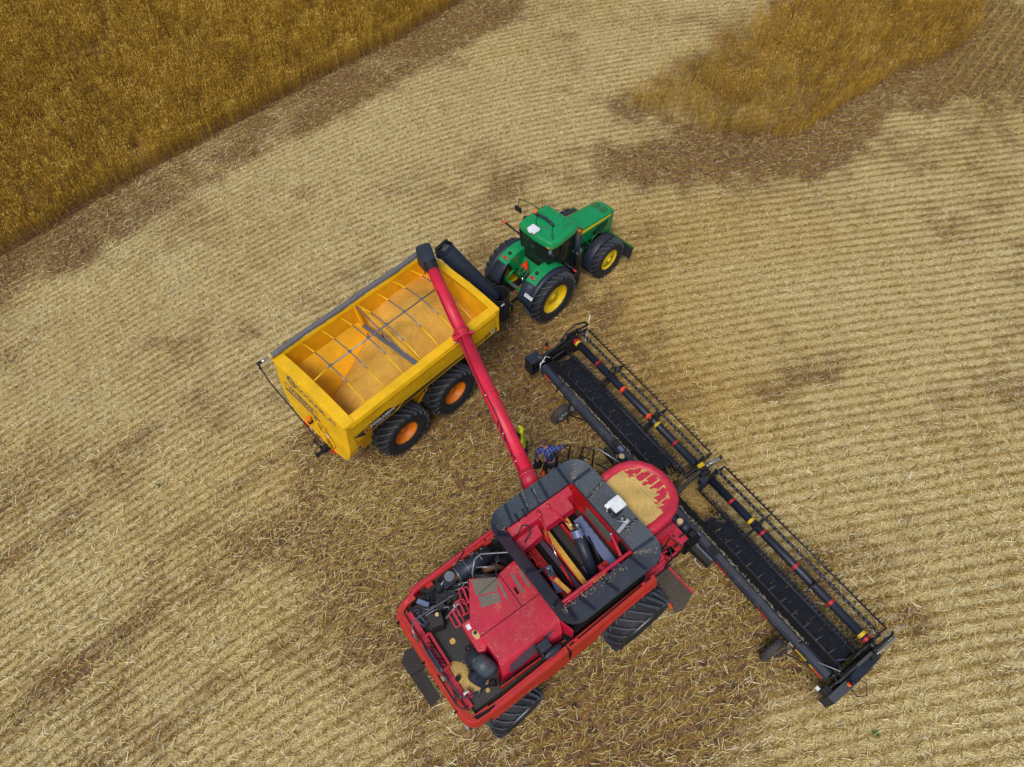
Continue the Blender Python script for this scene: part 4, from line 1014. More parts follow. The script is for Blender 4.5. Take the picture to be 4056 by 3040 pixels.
def crossbar(b):
    b.tube([(-1.98, -.88, 3.50), (.16, -.92, 3.50)], .05, 'red', 8); b.tube([(.08, -.30, 3.42), (-.12, -.86, 3.5)], .045, 'red', 8); b.tube([(.08, -.30, 3.42), (.16, -.33, 3.2)], .035, 'redin', 8); b.ball((.08, -.28, 3.45), .06, 'steel', 8)
    b.bar((-1.98, -.92, 3.46), (-1.1, -.93, 3.46), .12, .05, 'red')
    b.bar((-.66, -.72, 3.35), (-.64, -.95, 3.5), .08, .06, 'red'); b.box((-.45, -.70, 3.0), (.25, .18, .06), 'redin')
    b.quad((-1.05, -.80, 3.3), (-.62, -.82, 3.35), (-.66, -1.0, 3.52), (-1.1, -1.0, 3.52), 'red')
    b.bar((-1.75, -.20, 3.35), (-1.62, -.78, 3.3), .13, .04, 'redin'); b.tube([(-1.72, -.05, 3.4), (-1.7, -.28, 3.38)], .04, 'black', 8); b.ball((-1.7, -.03, 3.44), .05, 'steel', 8)
    b.bar((-2.0, .0, 3.62), (-1.82, .02, 3.52), .06, .05, 'navyclean')
one('cross_bar', 'red', CO, crossbar, bevel=.008)
def grat(b, cx, cy):
        b.tube([(cx + x, cy + y, 3.42) for x, y in ((-.09, -.10), (.09, -.07), (.09, .10), (-.09, .08))], .013, 'redin', 5, closed=True)
        b.bar((cx, cy - .1, 3.42), (cx, cy + .1, 3.42), .012, .012, 'redin')
each('tank_grating', 'redin', CO, [lambda b, c=c: grat(b, *c) for c in ((-1.92, .58), (-1.84, .36), (-1.78, .14))])
gs = MB()
gs.bar((-.96, 1.0, 2.72), (-1.03, -.78, 2.69), .13, .04, 'grain'); gs.bar((-.33, 1.05, 2.72), (-.37, .55, 2.70), .12, .04, 'grain')
gs.bar((-1.72, -.32, 3.385), (-1.64, -.75, 3.335), .09, .025, 'grain')
gs.add([(-1.1, -.97, 3.535), (-.72, -.97, 3.545), (-.62, -.86, 3.40), (-.92, -.83, 3.36)], [(0, 1, 2, 3)], 'grain')
gso = gs.build('tank_grain', 'grain', None, thick=.01); gso.location = CO.location; gso.rotation_euler = CO.rotation_euler
tag(gso, 'thin strips of leftover wheat on the floor of the open harvester tank', 'grain')
def gpsk(b):
    b.prism(rrect(.30, .66, -.10, .24, .04), 2, 4.02, 4.12, 'white'); b.box((.28, .18, 4.02), (.12, .12, .08), 'white')
gk = one('satellite_receiver', 'white', CO, gpsk, bevel=.015)
def gmount(b):
    b.box((.40, .05, 3.92), (.3, .34, .14), 'black'); b.ball((.27, -.1, 3.95), .06, 'black', 8); b.ball((.38, -.26, 3.95), .055, 'steel', 8); b.ball((.22, .12, 3.92), .05, 'steel', 8); b.ball((.27, -.02, 3.95), .04, 'chrome', 8)
    b.tube([(.25, -.2, 3.9), (.45, -.42, 3.92), (.52, -.40, 3.95)], .035, 'steel', 8); b.bar((.15, -.42, 3.72), (.50, -.38, 3.95), .09, .09, 'steel')
one('receiver_bracket', 'black', CO, gmount)
# ---- cab
RO = [(.66, 1.02), (1.05, 1.04), (1.40, 1.02), (1.70, .92), (1.95, .72), (2.12, .46), (2.20, .16), (2.20, -.16), (2.12, -.44), (1.97, -.68), (1.74, -.85), (1.44, -.94), (1.05, -.96), (.66, -.94)]
def inset(poly, d):
    c = V((1.25, .03)); out = []
    n = len(poly)
    for i in range(n):
        p = V(poly[i]); a = V(poly[i - 1]) if i else p; bb_ = V(poly[(i + 1)]) if i < n - 1 else p
        t = (bb_ - a).normalized(); nn = V((t.y, -t.x)) 
        if nn.dot(c - p) < 0: nn = -nn
        out.append(tuple(p + nn * d))
    return out
def croof(b):
    i1, i2, i3 = inset(RO, .05), inset(RO, .20), inset(RO, .23)
    b.loft([[(x, y, 3.42) for x, y in i1], [(x, y, 3.50) for x, y in RO], [(x, y, 3.66) for x, y in RO], [(x, y, 3.74) for x, y in i1], [(x, y, 3.75) for x, y in i2], [(x, y, 3.70) for x, y in i3]], 'redclean', smooth=True, capb=False)
    b.add([(x, y, 3.70) for x, y in i3], [tuple(range(len(i3)))], 'redclean')
cr = one('cab_roof', 'redclean', CO, croof)
def cglass(b):
    t = [(.80, .88), (1.7, .80), (2.02, .42), (2.06, 0), (2.02, -.40), (1.7, -.74), (.80, -.84)]; lo = [(.80, .80), (1.45, .72), (1.85, .38), (1.92, 0), (1.85, -.36), (1.45, -.66), (.80, -.76)]
    b.loft([[(x, y, 3.42) for x, y in t], [(x * 1.02, y, 2.6) for x, y in t], [(x, y, 1.75) for x, y in lo]], 'glass', capa=False)
one('cab_glass', 'glass', CO, cglass)
def cbody(b):
    b.prism([(.70, .82), (1.5, .78), (1.8, .4), (1.8, -.38), (1.5, -.72), (.70, -.78)], 2, 1.55, 1.85, 'redclean')
    b.bb((.62, -.8, 1.6), (.78, .84, 3.45), 'blackdull')
    for p, q in (((1.7, .80, 3.45), (1.47, .72, 1.8)), ((1.7, -.74, 3.45), (1.47, -.66, 1.8))): b.bar(p, q, .08, .08, 'black', up=(1, 0, 0))
    b.bb((.95, -.28, 1.85), (1.35, .28, 2.2), 'blackdull'); b.bb((.9, -.28, 2.2), (1.0, .28, 2.8), 'blackdull'); b.tube([(1.65, 0, 1.85), (1.55, 0, 2.4)], .04, 'black')
one('cab_frame', 'black', CO, cbody, bevel=.012)
gi = MB(); ii = inset(RO, .245)
rr_ = random.Random(3)
# grain lying in the recessed roof: clipped at the front by an uneven edge, with arcs caught on the ribs
def roofgrain(b):
    nx, ny = 130, 150
    def inside(x, y):
        n = len(ii); c = False; j = n - 1
        for i in range(n):
            xi, yi = ii[i]; xj, yj = ii[j]
            if (yi > y) != (yj > y) and x < (xj - xi) * (y - yi) / (yj - yi) + xi: c = not c
            j = i
        return c
    blobs = [(1.50, .62, .10), (1.66, .50, .09), (1.62, .36, .11), (1.78, .30, .09), (1.58, .16, .05), (1.80, .12, .13), (1.84, -.08, .12), (1.66, -.02, .05), (1.78, -.26, .12), (1.62, -.40, .11), (1.64, -.56, .10), (1.50, -.63, .09), (1.48, -.44, .05), (1.93, .02, .06)]
    ribs_ = [(.24, 1.7), (.02, 1.75), (-.17, 1.75), (-.45, 1.5), (.46, 1.5)]
    vs = {}; fs = []
    def P(i, j): return (.66 + (2.02 - .66) * i / nx, -.78 + (1.62) * j / ny)
    def keep(x, y):
        if not inside(x, y): return False
        for bx, by, br in blobs:
            wob = .018 * math.sin(x * 61 + y * 23) + .014 * math.sin(y * 97 - x * 31) + .02 * math.sin(x * 17 + y * 41)
            if abs(x - bx) < br * 1.15 + wob and abs(y - by) < br + wob:
                if any(abs(y - ry) < .018 and x > rx - .25 for ry, rx in ribs_): return True
                return False
        return True
    L = []
    for i in range(nx):
        for j in range(ny):
            x, y = P(i + .5, j + .5)
            if keep(x, y):
                q = []
                for a, c in ((i, j), (i + 1, j), (i + 1, j + 1), (i, j + 1)):
                    if (a, c) not in vs:
                        px, py = P(a, c); vs[(a, c)] = len(L)
                        L.append((px + rr_.uniform(-.006, .006), py + rr_.uniform(-.006, .006), 3.716 + .012 * math.sin(px * 8 + py * 3) * math.sin(py * 6) + .012 * (px < 1.4)))
                    q.append(vs[(a, c)])
                fs.append(tuple(q))
    b.add(L, fs, 'grainpale', True)
roofgrain(gi); gio = gi.build('spilled_grain', 'grainpale', None); gio.location = CO.location; gio.rotation_euler = CO.rotation_euler
tag(gio, 'flat layer of spilled pale grain in the recessed red cab roof', 'grain')
def dgrain(b):
    cs = [(-4.86, -.32), (-4.72, -.18), (-4.55, -.32), (-4.48, -.5), (-4.52, -.75), (-4.45, -1.0), (-4.55, -1.15), (-4.74, -1.05), (-4.88, -.95), (-4.84, -.75), (-4.93, -.5)]
    pts = []
    for i, (x, y) in enumerate(cs):
        x2, y2 = cs[(i + 1) % len(cs)]
        for k in range(5): t = k / 5; pts.append((x + (x2 - x) * t + rr_.uniform(-.02, .02), y + (y2 - y) * t + rr_.uniform(-.02, .02)))
    c = V((-4.66, -.66)); loops = []
    for f, z in ((1, 2.515), (.8, 2.54), (.5, 2.56), (.2, 2.575)): loops.append([(c.x + (x - c.x) * f, c.y + (y - c.y) * f, z) for x, y in pts])
    b.loft(loops, 'grainpale', smooth=True, capa=False)
    for cx, cy, r in ((-4.30, -1.05, .08), (-4.38, -1.22, .07), (-4.42, .18, .09)): b.tube([(cx, cy, 2.50), (cx, cy, 2.525)], [r, r * .6], 'grainpale', 10)
dg_ = MB(); dgrain(dg_); dgo = dg_.build('spilled_grain', 'grainpale', None); dgo.location = CO.location; dgo.rotation_euler = CO.rotation_euler
tag(dgo, 'irregular patch of pale grain dust on the rear engine deck of the red harvester', 'grain')

# ---- unloading auger
AB, AT = V((-.62, 2.02, 3.32)), V((1.06, 9.35, 4.50))
AD = (AT - AB).normalized()
def A(t): return AB + (AT - AB) * t
def augm(b):
    b.tube([A(-.01), A(.05)], .235, 'redclean', 22); b.tube([A(.03), A(.62)], .205, 'redtube', 24); b.tube([A(.62), A(.98)], [.195, .18], 'redtube', 24)
    for t, r in ((.035, .245), (.36, .215), (.615, .235), (.645, .235)): b.tube([A(t), A(t + .006)], r, 'redclean', 24)
    for t in (.619, .640, .036):
        for k in range(14):
            a = 2 * PI * k / 14; u = AD.cross(V((0, 0, 1))).normalized(); w = AD.cross(u)
            b.ball(A(t) + (u * math.cos(a) + w * math.sin(a)) * .238, .014, 'chrome', 5)
ag = one('unloading_auger', 'redtube', CO, augm)
def elbow(b):
    b.tube([(-.60, 1.30, 2.7), (-.62, 1.75, 3.1), (-.62, 2.05, 3.30)], .24, 'redclean', 20)
one('auger_elbow', 'redclean', ag, elbow)
def hose(b):
    u = AD.cross(V((0, 0, 1))).normalized(); w = u.cross(AD)
    if w.z < 0: w = -w
    def S(t, a, r=.215): return A(t) + (-u * math.sin(a) + w * math.cos(a)) * r
    for off in (0, .012):
        pts = [S(t, .75 + .14 * math.sin(t * 17) + off * 3, .222) for t in np.linspace(.02, .62, 46)]
        b.tube(pts, .012, 'black', 6)
    b.tube([S(t, .75 + .3 * math.sin((t - .62) * 12), .205) for t in np.linspace(.62, .84, 20)], .012, 'black', 6)
    b.tube([S(.04, .95), A(.0) + V((-.25, .1, .05)), A(-.02) + V((-.25, -.2, -.2)), A(-.03) + V((-.15, -.3, -.7))], .016, 'black', 6)
    for t in (.1, .16, .19, .22): b.tube([S(t, .7, .225), S(t + .015, 1.0, .24), S(t + .03, .8, .225)], .018, 'black', 6)
    for t in (.09, .2, .36): b.ball(S(t, .8, .235), .022, 'white', 6)
one('auger_hose', 'black', ag, hose)
def clampm(b):
    c = A(.628); u = UU; b.tube([c - u * .16, c - u * .30], .07, 'redclean', 10)
    b.bar(c - u * .28 - AD * .12, c - u * .28 + AD * .12, .06, .12, 'redclean'); b.ball(c - u * .30 - AD * .14, .05, 'chrome', 8)
UU = AD.cross(V((0, 0, 1))).normalized()
one('auger_clamp', 'redclean', ag, lambda b: b.tube([A(.628) + UU * .16, A(.628) + UU * .32], .07, 'redclean', 10), bevel=.01)
one('auger_clamp', 'redclean', ag, clampm, bevel=.01)
one('auger_bracket', 'redclean', ag, lambda b: (b.bar(A(.36) + UU * .2 - AD * .1, A(.36) + UU * .2 + AD * .12, .05, .08, 'redclean'), b.box(A(.36) + V((.08, 0, .2)), (.08, .08, .06), 'redclean')), bevel=.01)
def boot(b):
    u = AD.cross(V((0, 0, 1))).normalized(); w = u.cross(AD)
    if w.z < 0: w = -w
    def ring(c, ru, rw, drop): 
        pts = []
        for ux, wz in ((1, 0), (1.02, .45), (.92, .8), (.70, .97), (0, 1.02), (-.70, .97), (-.92, .8), (-1.02, .45), (-1, 0)): pts.append(c + u * (ru * ux) + w * (rw * wz))
        pts += [c - u * ru - V((0, 0, drop)), c + u * ru - V((0, 0, drop))]
        return pts
    b.loft([ring(A(.975), .20, .205, .22), ring(A(1.0), .215, .22, .36), ring(A(1.050), .235, .235, .55), ring(A(1.058), .225, .22, .53)], 'navyclean', capa=False)
    b.tube([A(.94), A(.98)], [.19, .21], 'black', 20, cap=False)
    b.quad(A(.95) - u * .20, A(.98) - u * .21, A(.98) - u * .21 - V((0, 0, .35)), A(.965) - u * .20 - V((0, 0, .3)), 'blackdull')
one('auger_boot', 'navyclean', ag, boot, bevel=.015)
# ---- platforms, ladders, rails
def rplat(b):
    b.prism([(.40, -1.50), (.40, -.75), (1.28, -.70), (1.34, -1.15), (1.22, -1.50)], 2, 1.96, 2.0, 'redclean')
    for i in range(9):
        for j in range(5):
            b.disc((.62 + .075 * i + .035 * (j % 2), -1.42 + .10 * j, 2.002), (0, 0, 1), .018, .006, 'void', 8)
    b.bar((.35, -1.52, 1.98), (1.3, -1.52, 1.98), .03, .12, 'black')
one('side_platform', 'redclean', CO, rplat)
def rrail(b):
    b.tube([(1.10, -1.50, 2.0), (1.14, -1.50, 2.35), (1.46, -1.56, 2.95), (1.44, -1.42, 3.02), (1.38, -1.15, 3.0), (1.08, -1.22, 2.65), (1.04, -1.30, 2.0)], .022, 'black', 8)
    b.tube([(1.22, -1.5, 2.5), (1.36, -1.30, 2.55), (1.3, -1.15, 2.6)], .018, 'black', 7)
one('platform_rail', 'black', CO, rrail)
def rstep(b):
    b.quad((.90, -1.38, 1.20), (1.50, -1.38, 1.20), (1.54, -2.34, 1.18), (1.02, -2.50, 1.16), 'stepmesh'); b.quad((.90, -1.38, 1.20), (1.02, -2.50, 1.16), (.80, -2.42, 1.16), (.80, -1.5, 1.19), 'stepmesh')
one('fold_down_step', 'stepmesh', CO, rstep, thick=.03)
def rstep2(b):
    b.bar((1.50, -1.36, 1.22), (1.55, -2.36, 1.20), .05, .06, 'redclean'); b.bar((.92, -1.36, 1.22), (1.52, -1.36, 1.22), .06, .06, 'redclean')
    b.bar((.95, -1.42, 1.26), (.86, -1.80, 1.24), .07, .06, 'navyclean'); b.bar((.86, -1.80, 1.24), (.80, -2.30, 1.22), .05, .05, 'orangefluoro')
    b.bb((1.02, -1.35, 1.0), (1.10, -1.1, 1.9), 'black')
one('step_frame', 'redclean', CO, rstep2, bevel=.008)
def feeder(b):
    b.loft([[(1.0, -.62, 1.0), (1.0, .62, 1.0), (1.0, .62, 1.75), (1.0, -.62, 1.75)], [(2.70, -.75, .45), (2.70, .75, .45), (2.70, .75, 1.15), (2.70, -.75, 1.15)]], 'redclean')
    b.bb((1.6, -1.25, .95), (2.25, -.62, 1.30), 'redin'); b.bb((1.7, -.78, 1.1), (2.3, -.60, 1.48), 'redclean'); b.bb((2.1, -1.2, .9), (2.45, -.6, 1.4), 'redclean')
    for y in (-.5, -.25): b.quad((1.9, y, 1.46), (2.3, y, 1.32), (2.3, y + .18, 1.32), (1.9, y + .18, 1.46), 'mesh')
    for k in range(12): b.box((rg.uniform(1.5, 2.4), rg.uniform(-1.2, -.8), rg.uniform(1.25, 1.5)), (rg.uniform(.05, .25), .06, .05), rg.choice(['redclean', 'black', 'redin']))
    b.box((1.80, -1.15, 1.15), (.32, .26, .30), 'redclean'); b.box((1.45, -.98, 1.75), (.22, .2, .1), 'navyclean')
    for s in (-1, 1): b.tube([(1.2, s * .5, .7), (2.4, s * .6, .5)], .06, 'redin', 10)
one('feeder_house', 'redclean', CO, feeder, bevel=.015)
def lplat(b):
    b.prism([(.45, 1.25), (1.45, 1.20), (1.50, 2.25), (.30, 2.40)], 2, 1.90, 1.94, 'stepmesh')
    b.box((.62, 2.48, 2.02), (.42, .12, .05), 'steel'); b.box((.95, 2.38, 2.0), (.30, .22, .06), 'navyclean')
    b.bar((.30, 2.42, 1.92), (1.5, 2.28, 1.92), .04, .10, 'black')
    for k in range(4): b.bar((.38, 2.60 + .11 * k, 1.58 - .35 * k), (.86, 2.58 + .11 * k, 1.58 - .35 * k), .20, .03, 'stepmesh')
    for x in (.36, .88): b.bar((x, 2.45, 1.9), (x, 2.88, .45), .04, .08, 'black', up=(1, 0, 0))
one('ladder', 'black', CO, lplat, bevel=.006)
def lrail2(b):
    r = .023
    b.tube([(.88, 2.30, 1.92), (.92, 2.32, 2.6), (1.0, 2.38, 3.05), (.96, 2.46, 3.12), (.62, 2.44, 3.05), (.58, 2.40, 2.9), (.60, 2.38, 1.92)], r, 'black', 8)
    b.tube([(.30, 2.55, 1.9), (.32, 2.58, 2.5), (.50, 2.55, 3.05), (.56, 2.48, 3.0), (.58, 2.42, 2.6), (.50, 2.4, 1.92)], r, 'black', 8)
    b.tube([(1.18, 2.18, 1.92), (1.26, 2.18, 2.6), (1.32, 2.18, 2.98), (1.42, 2.0, 3.0), (1.46, 1.92, 2.98), (1.40, 1.8, 1.92)], r, 'black', 8)
    b.tube([(1.24, 2.2, 2.55), (1.40, 1.90, 2.55)], r, 'black', 8)
    b.tube([(1.40, 1.82, 1.92), (1.54, 1.98, 2.98), (1.60, 1.85, 3.0), (1.78, 1.22, 3.0), (1.72, 1.15, 2.0)], r, 'steel', 8)
    b.tube([(1.5, 1.8, 2.4), (1.72, 1.2, 2.4)], r, 'black', 8)
one('ladder_rail', 'black', CO, lrail2)
one('marker_light', 'amber', CO, lambda b: (b.tube([(.10, 2.3, 2.1), (.18, 2.5, 2.35)], .05, 'orangefluoro', 10), b.tube([(.02, 2.1, 1.9), (.11, 2.32, 2.12)], .04, 'steel', 8)))
for s in (-1, 1):
    make_wheel(CO, (-.08, s * 1.77, .99), .99, .82, .44, 20, s, 'rimgrey', dirn=-1, rec=.12, lugw=.075, lug=.05)
    make_wheel(CO, (-3.95, s * 1.66, .76), .76, .62, .36, 18, s, 'rimgrey', dirn=-1, rec=.1, lugw=.06, steer=.06)
# ================================================================== HARVESTER HEADER (draper front)
_c, _s = math.cos(KA), math.sin(KA)
HO = empty('harvester_header', (2.2214 + 3 * _c - .1 * _s, 6.7922 + 3 * _s + .1 * _c, 0), KA - .0157)
tag(HO, 'wide black draper header with two long reels on the front of the red harvester', 'harvester header')
YL, YR = 6.10, -6.10
M['decalwire'] = plain('tan wire', (.22, .18, .13), .5)
def beam(b):
    for y0, y1, mt in ((6.0, 4.9, 'navyclean'), (4.9, -4.9, 'beam'), (-4.9, -6.0, 'navyclean')):
        b.loft([[(x, y, z) for x, z in ((-.12, .70), (-.14, .86), (-.08, .95), (.06, .98), (.15, .94), (.16, .80), (.10, .68))] for y in (y0, y1)], mt)
    for y in (5.05, -5.0): b.tube([(0, y, .83), (0, y - .06, .83)], .19, 'black', 14)
    for k in range(10): b.ball((-.12 + .03 * k, -4.98, .99), .015, 'chrome', 5)
one('back_beam', 'beam', HO, beam, bevel=.01)
def strk(b):
    # straw caught along the beam edge
    for k in range(520):
        y = RNG.uniform(-5.2, 5.3); x = .14 + RNG.normal() * .015; a = RNG.uniform(0, PI); L = RNG.uniform(.03, .12)
        b.bar((x, y, .975), (x + L * math.cos(a) * .5, y + L * math.sin(a), .975 + RNG.uniform(0, .02)), .006, .003, 'chaffgrey')
one('caught_straw', 'grainpale', HO, strk)['kind'] = 'stuff'
def tubeb(b):
    b.tube([(.45, 6.05, .74), (.45, 1.2, .74)], .095, 'beam', 12); b.tube([(.45, -1.2, .74), (.45, -6.05, .74)], .095, 'beam', 12)
    b.tube([(.38, 1.2, .70), (.30, 0, .62), (.38, -1.2, .70)], .08, 'navyclean', 12)
one('back_tube', 'beam', HO, tubeb)
def back(b):
    b.bb((.14, -6.05, .30), (.20, 6.05, .80), 'void'); b.bb((.14, -6.05, .28), (1.30, 6.05, .32), 'void')
one('back_sheet', 'void', HO, back)
def wires():
    for sgn in (-1, 1):
        for k in range(12):
            y = sgn * (1.1 + .41 * k)
            one('crop_finger', 'decalwire', HO, lambda b: b.tube([(.42, y, .80), (.44, y - .02, .96), (.50, y - .03, 1.0), (.66, y - .04, .95)] if sgn < 0 else [(.44, y, .80), (.44, y, 1.0), (.45, y - .01, 1.14)], .0065, 'decalwire', 5))
wires()
for s, y0, y1 in ((1, .95, 6.0), (-1, -1.05, -6.0)):
    def draper(b):
        b.loft([[(.52, y, .59), (.56, y, .63), (1.29, y, .33), (1.31, y, .30), (1.28, y, .22), (.52, y, .45)] for y in (y0, y1)], 'belt')
        n = 15
        for k in range(n):
            y = y0 + (y1 - y0) * (k + .4) / n
            b.bar((.57, y, .632), (1.28, y, .340), .022, .022, 'black')
            for j in range(9):
                if RNG.random() < .35: x = RNG.uniform(.66, 1.26); b.box((x, y + .018, .63 - (x - .56) * .41 + .012), (RNG.uniform(.02, .07), .005, .003), 'grainpale')
    one('draper_belt', 'belt', HO, draper)
def centre_belt(b):
    b.loft([[(.45, y, .42), (1.30, y, .26), (1.30, y, .22), (.45, y, .3)] for y in (.93, -1.03)], 'blackdull')
    for k in range(8): b.bar((.5 + .1 * k, .9, .43 - .018 * k), (.5 + .1 * k, -1.0, .43 - .018 * k), .02, .02, 'black')
    b.tube([(.35, .85, .55), (.35, -.95, .55)], .16, 'navyclean', 14); 
    for k in range(16): b.tube([(.35, .8 - .11 * k, .55), (.35 + .28 * math.cos(k * 1.3), .8 - .11 * k, .55 + .28 * math.sin(k * 1.3))], .01, 'steel', 5)
one('feed_belt', 'blackdull', HO, centre_belt)
def knife(b):
    b.bb((1.30, -6.1, .20), (1.46, 6.1, .235), 'navyclean')
    n = 96
    for k in range(n):
        y = 6.05 - 12.1 * (k + .5) / n
        if abs(y + .05) < .25: continue
        b.box((1.345, y, .245), (.085, .085, .02), 'chrome' if k % 3 else 'steel')
        b.box((1.42, y + .05, .25), (.11, .018, .03), 'black')
    m = 160
    for k in range(m):
        y = 6.05 - 12.1 * (k + .5) / m
        b.add([(1.43, y - .022, .235), (1.43, y + .022, .235), (1.43, y, .28), (1.65, y, .225)], [(0, 1, 3), (1, 2, 3), (2, 0, 3), (0, 2, 1)], 'chrome' if k % 2 else 'steel')
        b.box((1.47, y, .24), (.06, .02, .035), 'chrome' if k % 3 == 0 else 'black')
one('cutter_bar', 'navyclean', HO, knife)
RC = (1.33, 1.28)
BA = [(20, .56), (84, .54), (188, .50), (240, .56), (302, .56)]
def bandpos(side): return [(5.93, 'redtape', .10), (5.83, 'yellowtape', .09), (4.80, 'redtape', .07), (3.56, 'orangefluoro', .09), (3.50, 'redtape', .05), (2.33, 'orangefluoro', .09), (2.27, 'redtape', .05), (1.95, 'yellowtape', .08), (1.15, 'redtape', .07)] if side > 0 else [(-1.2, 'redtape', .07), (-1.95, 'yellowtape', .09), (-2.39, 'redtape', .07), (-3.58, 'redtape', .08), (-4.79, 'redtape', .08), (-5.80, 'yellowtape', .09), (-5.94, 'redtape', .08)]
for s, y0, y1 in ((1, .28, 6.0), (-1, -.36, -6.0)):
    rl = empty('reel', (0, 0, 0), 0, HO)
    one('reel_tube', 'reelblk', rl, lambda b: b.tube([(RC[0], y0, RC[1]), (RC[0], y1, RC[1])], .122, 'reelblk', 22))
    for y, mt, w in bandpos(s):
        one('tape_band', mt, rl, lambda b: b.tube([(RC[0], y - w / 2, RC[1]), (RC[0], y + w / 2, RC[1])], .1245, mt, 22, cap=False))
    for bi, (ang, rad) in enumerate(BA):
        bx, bz = RC[0] + rad * math.cos(R_(ang)), RC[1] + rad * math.sin(R_(ang))
        def bat(b):
            b.tube([(bx, y0, bz), (bx, y1, bz)], .026, 'black', 8)
            n = 40 if bi != 1 else 36
            for k in range(n):
                y = y0 + (y1 - y0) * (k + .5) / n
                if bi == 1:
                    b.tube([(bx, y, bz), (bx + .05, y, bz - .05), (bx + .10, y - .015, bz - .16)], .010, 'black', 5)
                    b.box((bx, y, bz + .025), (.03, .07, .014), 'steel')
                else:
                    b.tube([(bx, y, bz), (bx + .06, y, bz - .01), (bx + .20, y - .01, bz - .13)], [.024, .020, .004], 'black', 5)
            if bi == 1: b.bar((bx + .05, y0, bz - .03), (bx + .05, y1, bz - .03), .05, .02, 'black')
        one('tine_bar', 'black', rl, bat)
    for y in ([6.05, 4.20, 2.15, .22] if s > 0 else [-.32, -2.15, -4.2, -6.05]):
        def spider(b):
            b.tube([(RC[0], y - .03, RC[1]), (RC[0], y + .03, RC[1])], .16, 'black', 16)
            for ang, rad in BA:
                a = R_(ang)
                p1 = V((RC[0] + .13 * math.cos(a + .9), y, RC[1] + .13 * math.sin(a + .9))); p2 = V((RC[0] + .13 * math.cos(a - .9), y, RC[1] + .13 * math.sin(a - .9)))
                e = V((RC[0] + rad * math.cos(a), y, RC[1] + rad * math.sin(a)))
                e1 = V((RC[0] + rad * .75 * math.cos(a + .32), y, RC[1] + rad * .75 * math.sin(a + .32))); e2 = V((RC[0] + rad * .75 * math.cos(a - .32), y, RC[1] + rad * .75 * math.sin(a - .32)))
                for p, q in ((p1, e1), (e1, e), (p2, e2), (e2, e), (p1, p2)): b.bar(p, q, .03, .035, 'black', up=(0, 1, 0))
                b.bar(V((RC[0], y, RC[1])), e, .012, .03, 'black', up=(0, 1, 0))
                b.ball(e, .035, 'black', 8)
            n = len(BA)
            for i in range(n):
                a, ra = BA[i]; c, rc = BA[(i + 1) % n]
                if (c - a) % 360 < 70: b.bar((RC[0] + ra * .8 * math.cos(R_(a)), y, RC[1] + ra * .8 * math.sin(R_(a))), (RC[0] + rc * .8 * math.cos(R_(c)), y, RC[1] + rc * .8 * math.sin(R_(c))), .02, .02, 'black', up=(0, 1, 0))
        one('reel_spider', 'black', rl, spider)
def endarm(b, s):
    y = 6.24 * s
    b.bar((.05, y, .98), (.70, y, 1.10), .07, .12, 'black'); b.bar((.70, y, 1.10), (1.30, y, 1.34), .07, .11, 'black'); b.bar((1.30, y, 1.34), (1.75, y, 1.30), .06, .10, 'black')
    b.bb((1.15, y - .04, 1.14), (1.50, y + .04, 1.46), 'black'); b.tube([(RC[0], y, RC[1]), (RC[0], y - s * .25, RC[1])], .10, 'black', 12)
    b.tube([(.3, y + s * .05, .8), (1.2, y + s * .05, 1.2)], .03, 'black', 8); b.tube([(1.0, y + s * .05, 1.11), (1.55, y + s * .05, 1.30)], .02, 'chrome', 8)
    if s > 0:
        b.tube([(.9, y + .02, 1.30), (1.15, y + .03, 1.58), (1.5, y + .02, 1.74), (1.82, y - .06, 1.72), (1.95, y - .12, 1.56)], .035, 'black', 8)
        b.bar((1.3, y - .02, 1.5), (1.95, y - .10, 1.5), .05, .06, 'black')
        for k in range(10): b.ball((.2 + .11 * k, y - .04, 1.06 + .03 * k), .014, 'chrome', 5)
    else:
        b.tube([(1.5, y - .02, 1.30), (1.9, y - .02, 1.36), (2.02, y, 1.30)], .035, 'black', 8); b.tube([(1.25, y - .10, 1.28), (1.90, y - .10, 1.38)], .03, 'chrome', 8); b.bb((1.1, y - .14, 1.05), (1.3, y + .06, 1.25), 'black')
        b.tube([(.45, y - .15, 1.05), (.52, y - .42, 1.15), (.35, y - .62, 1.05), (.18, y - .50, .95), (.2, y - .2, 1.0)], .018, 'black', 7)
for s in (1, -1): one('reel_arm', 'black', HO, lambda b: endarm(b, s), bevel=.008)
def centrearm(b):
    b.bar((.05, -.05, 1.0), (.62, -.02, 1.20), .12, .14, 'black'); b.bar((.62, -.02, 1.2), (1.15, -.02, 1.55), .10, .12, 'black'); b.bar((1.15, -.02, 1.55), (1.5, -.04, 1.52), .10, .12, 'black')
    b.box((1.28, -.03, 1.36), (.30, .34, .22), 'black'); b.box((1.30, .10, 1.50), (.20, .14, .10), 'yellowtape'); b.tube([(1.38, -.04, 1.66), (1.80, -.10, 1.74)], .045, 'chrome', 10); b.tube([(1.78, -.10, 1.74), (1.86, -.11, 1.75)], .06, 'black', 10)
    b.tube([(.3, .12, .95), (.8, .18, 1.22), (1.2, .12, 1.45)], .03, 'black', 8); b.tube([(.6, .3, 1.0), (.62, .32, .8), (.9, .36, .6)], .03, 'black', 8)
    b.ball((1.38, -.04, 1.66), .08, 'steel', 8); b.box((1.1, -.25, 1.3), (.22, .2, .26), 'navyclean')
one('centre_reel_arm', 'black', HO, centrearm, bevel=.01)
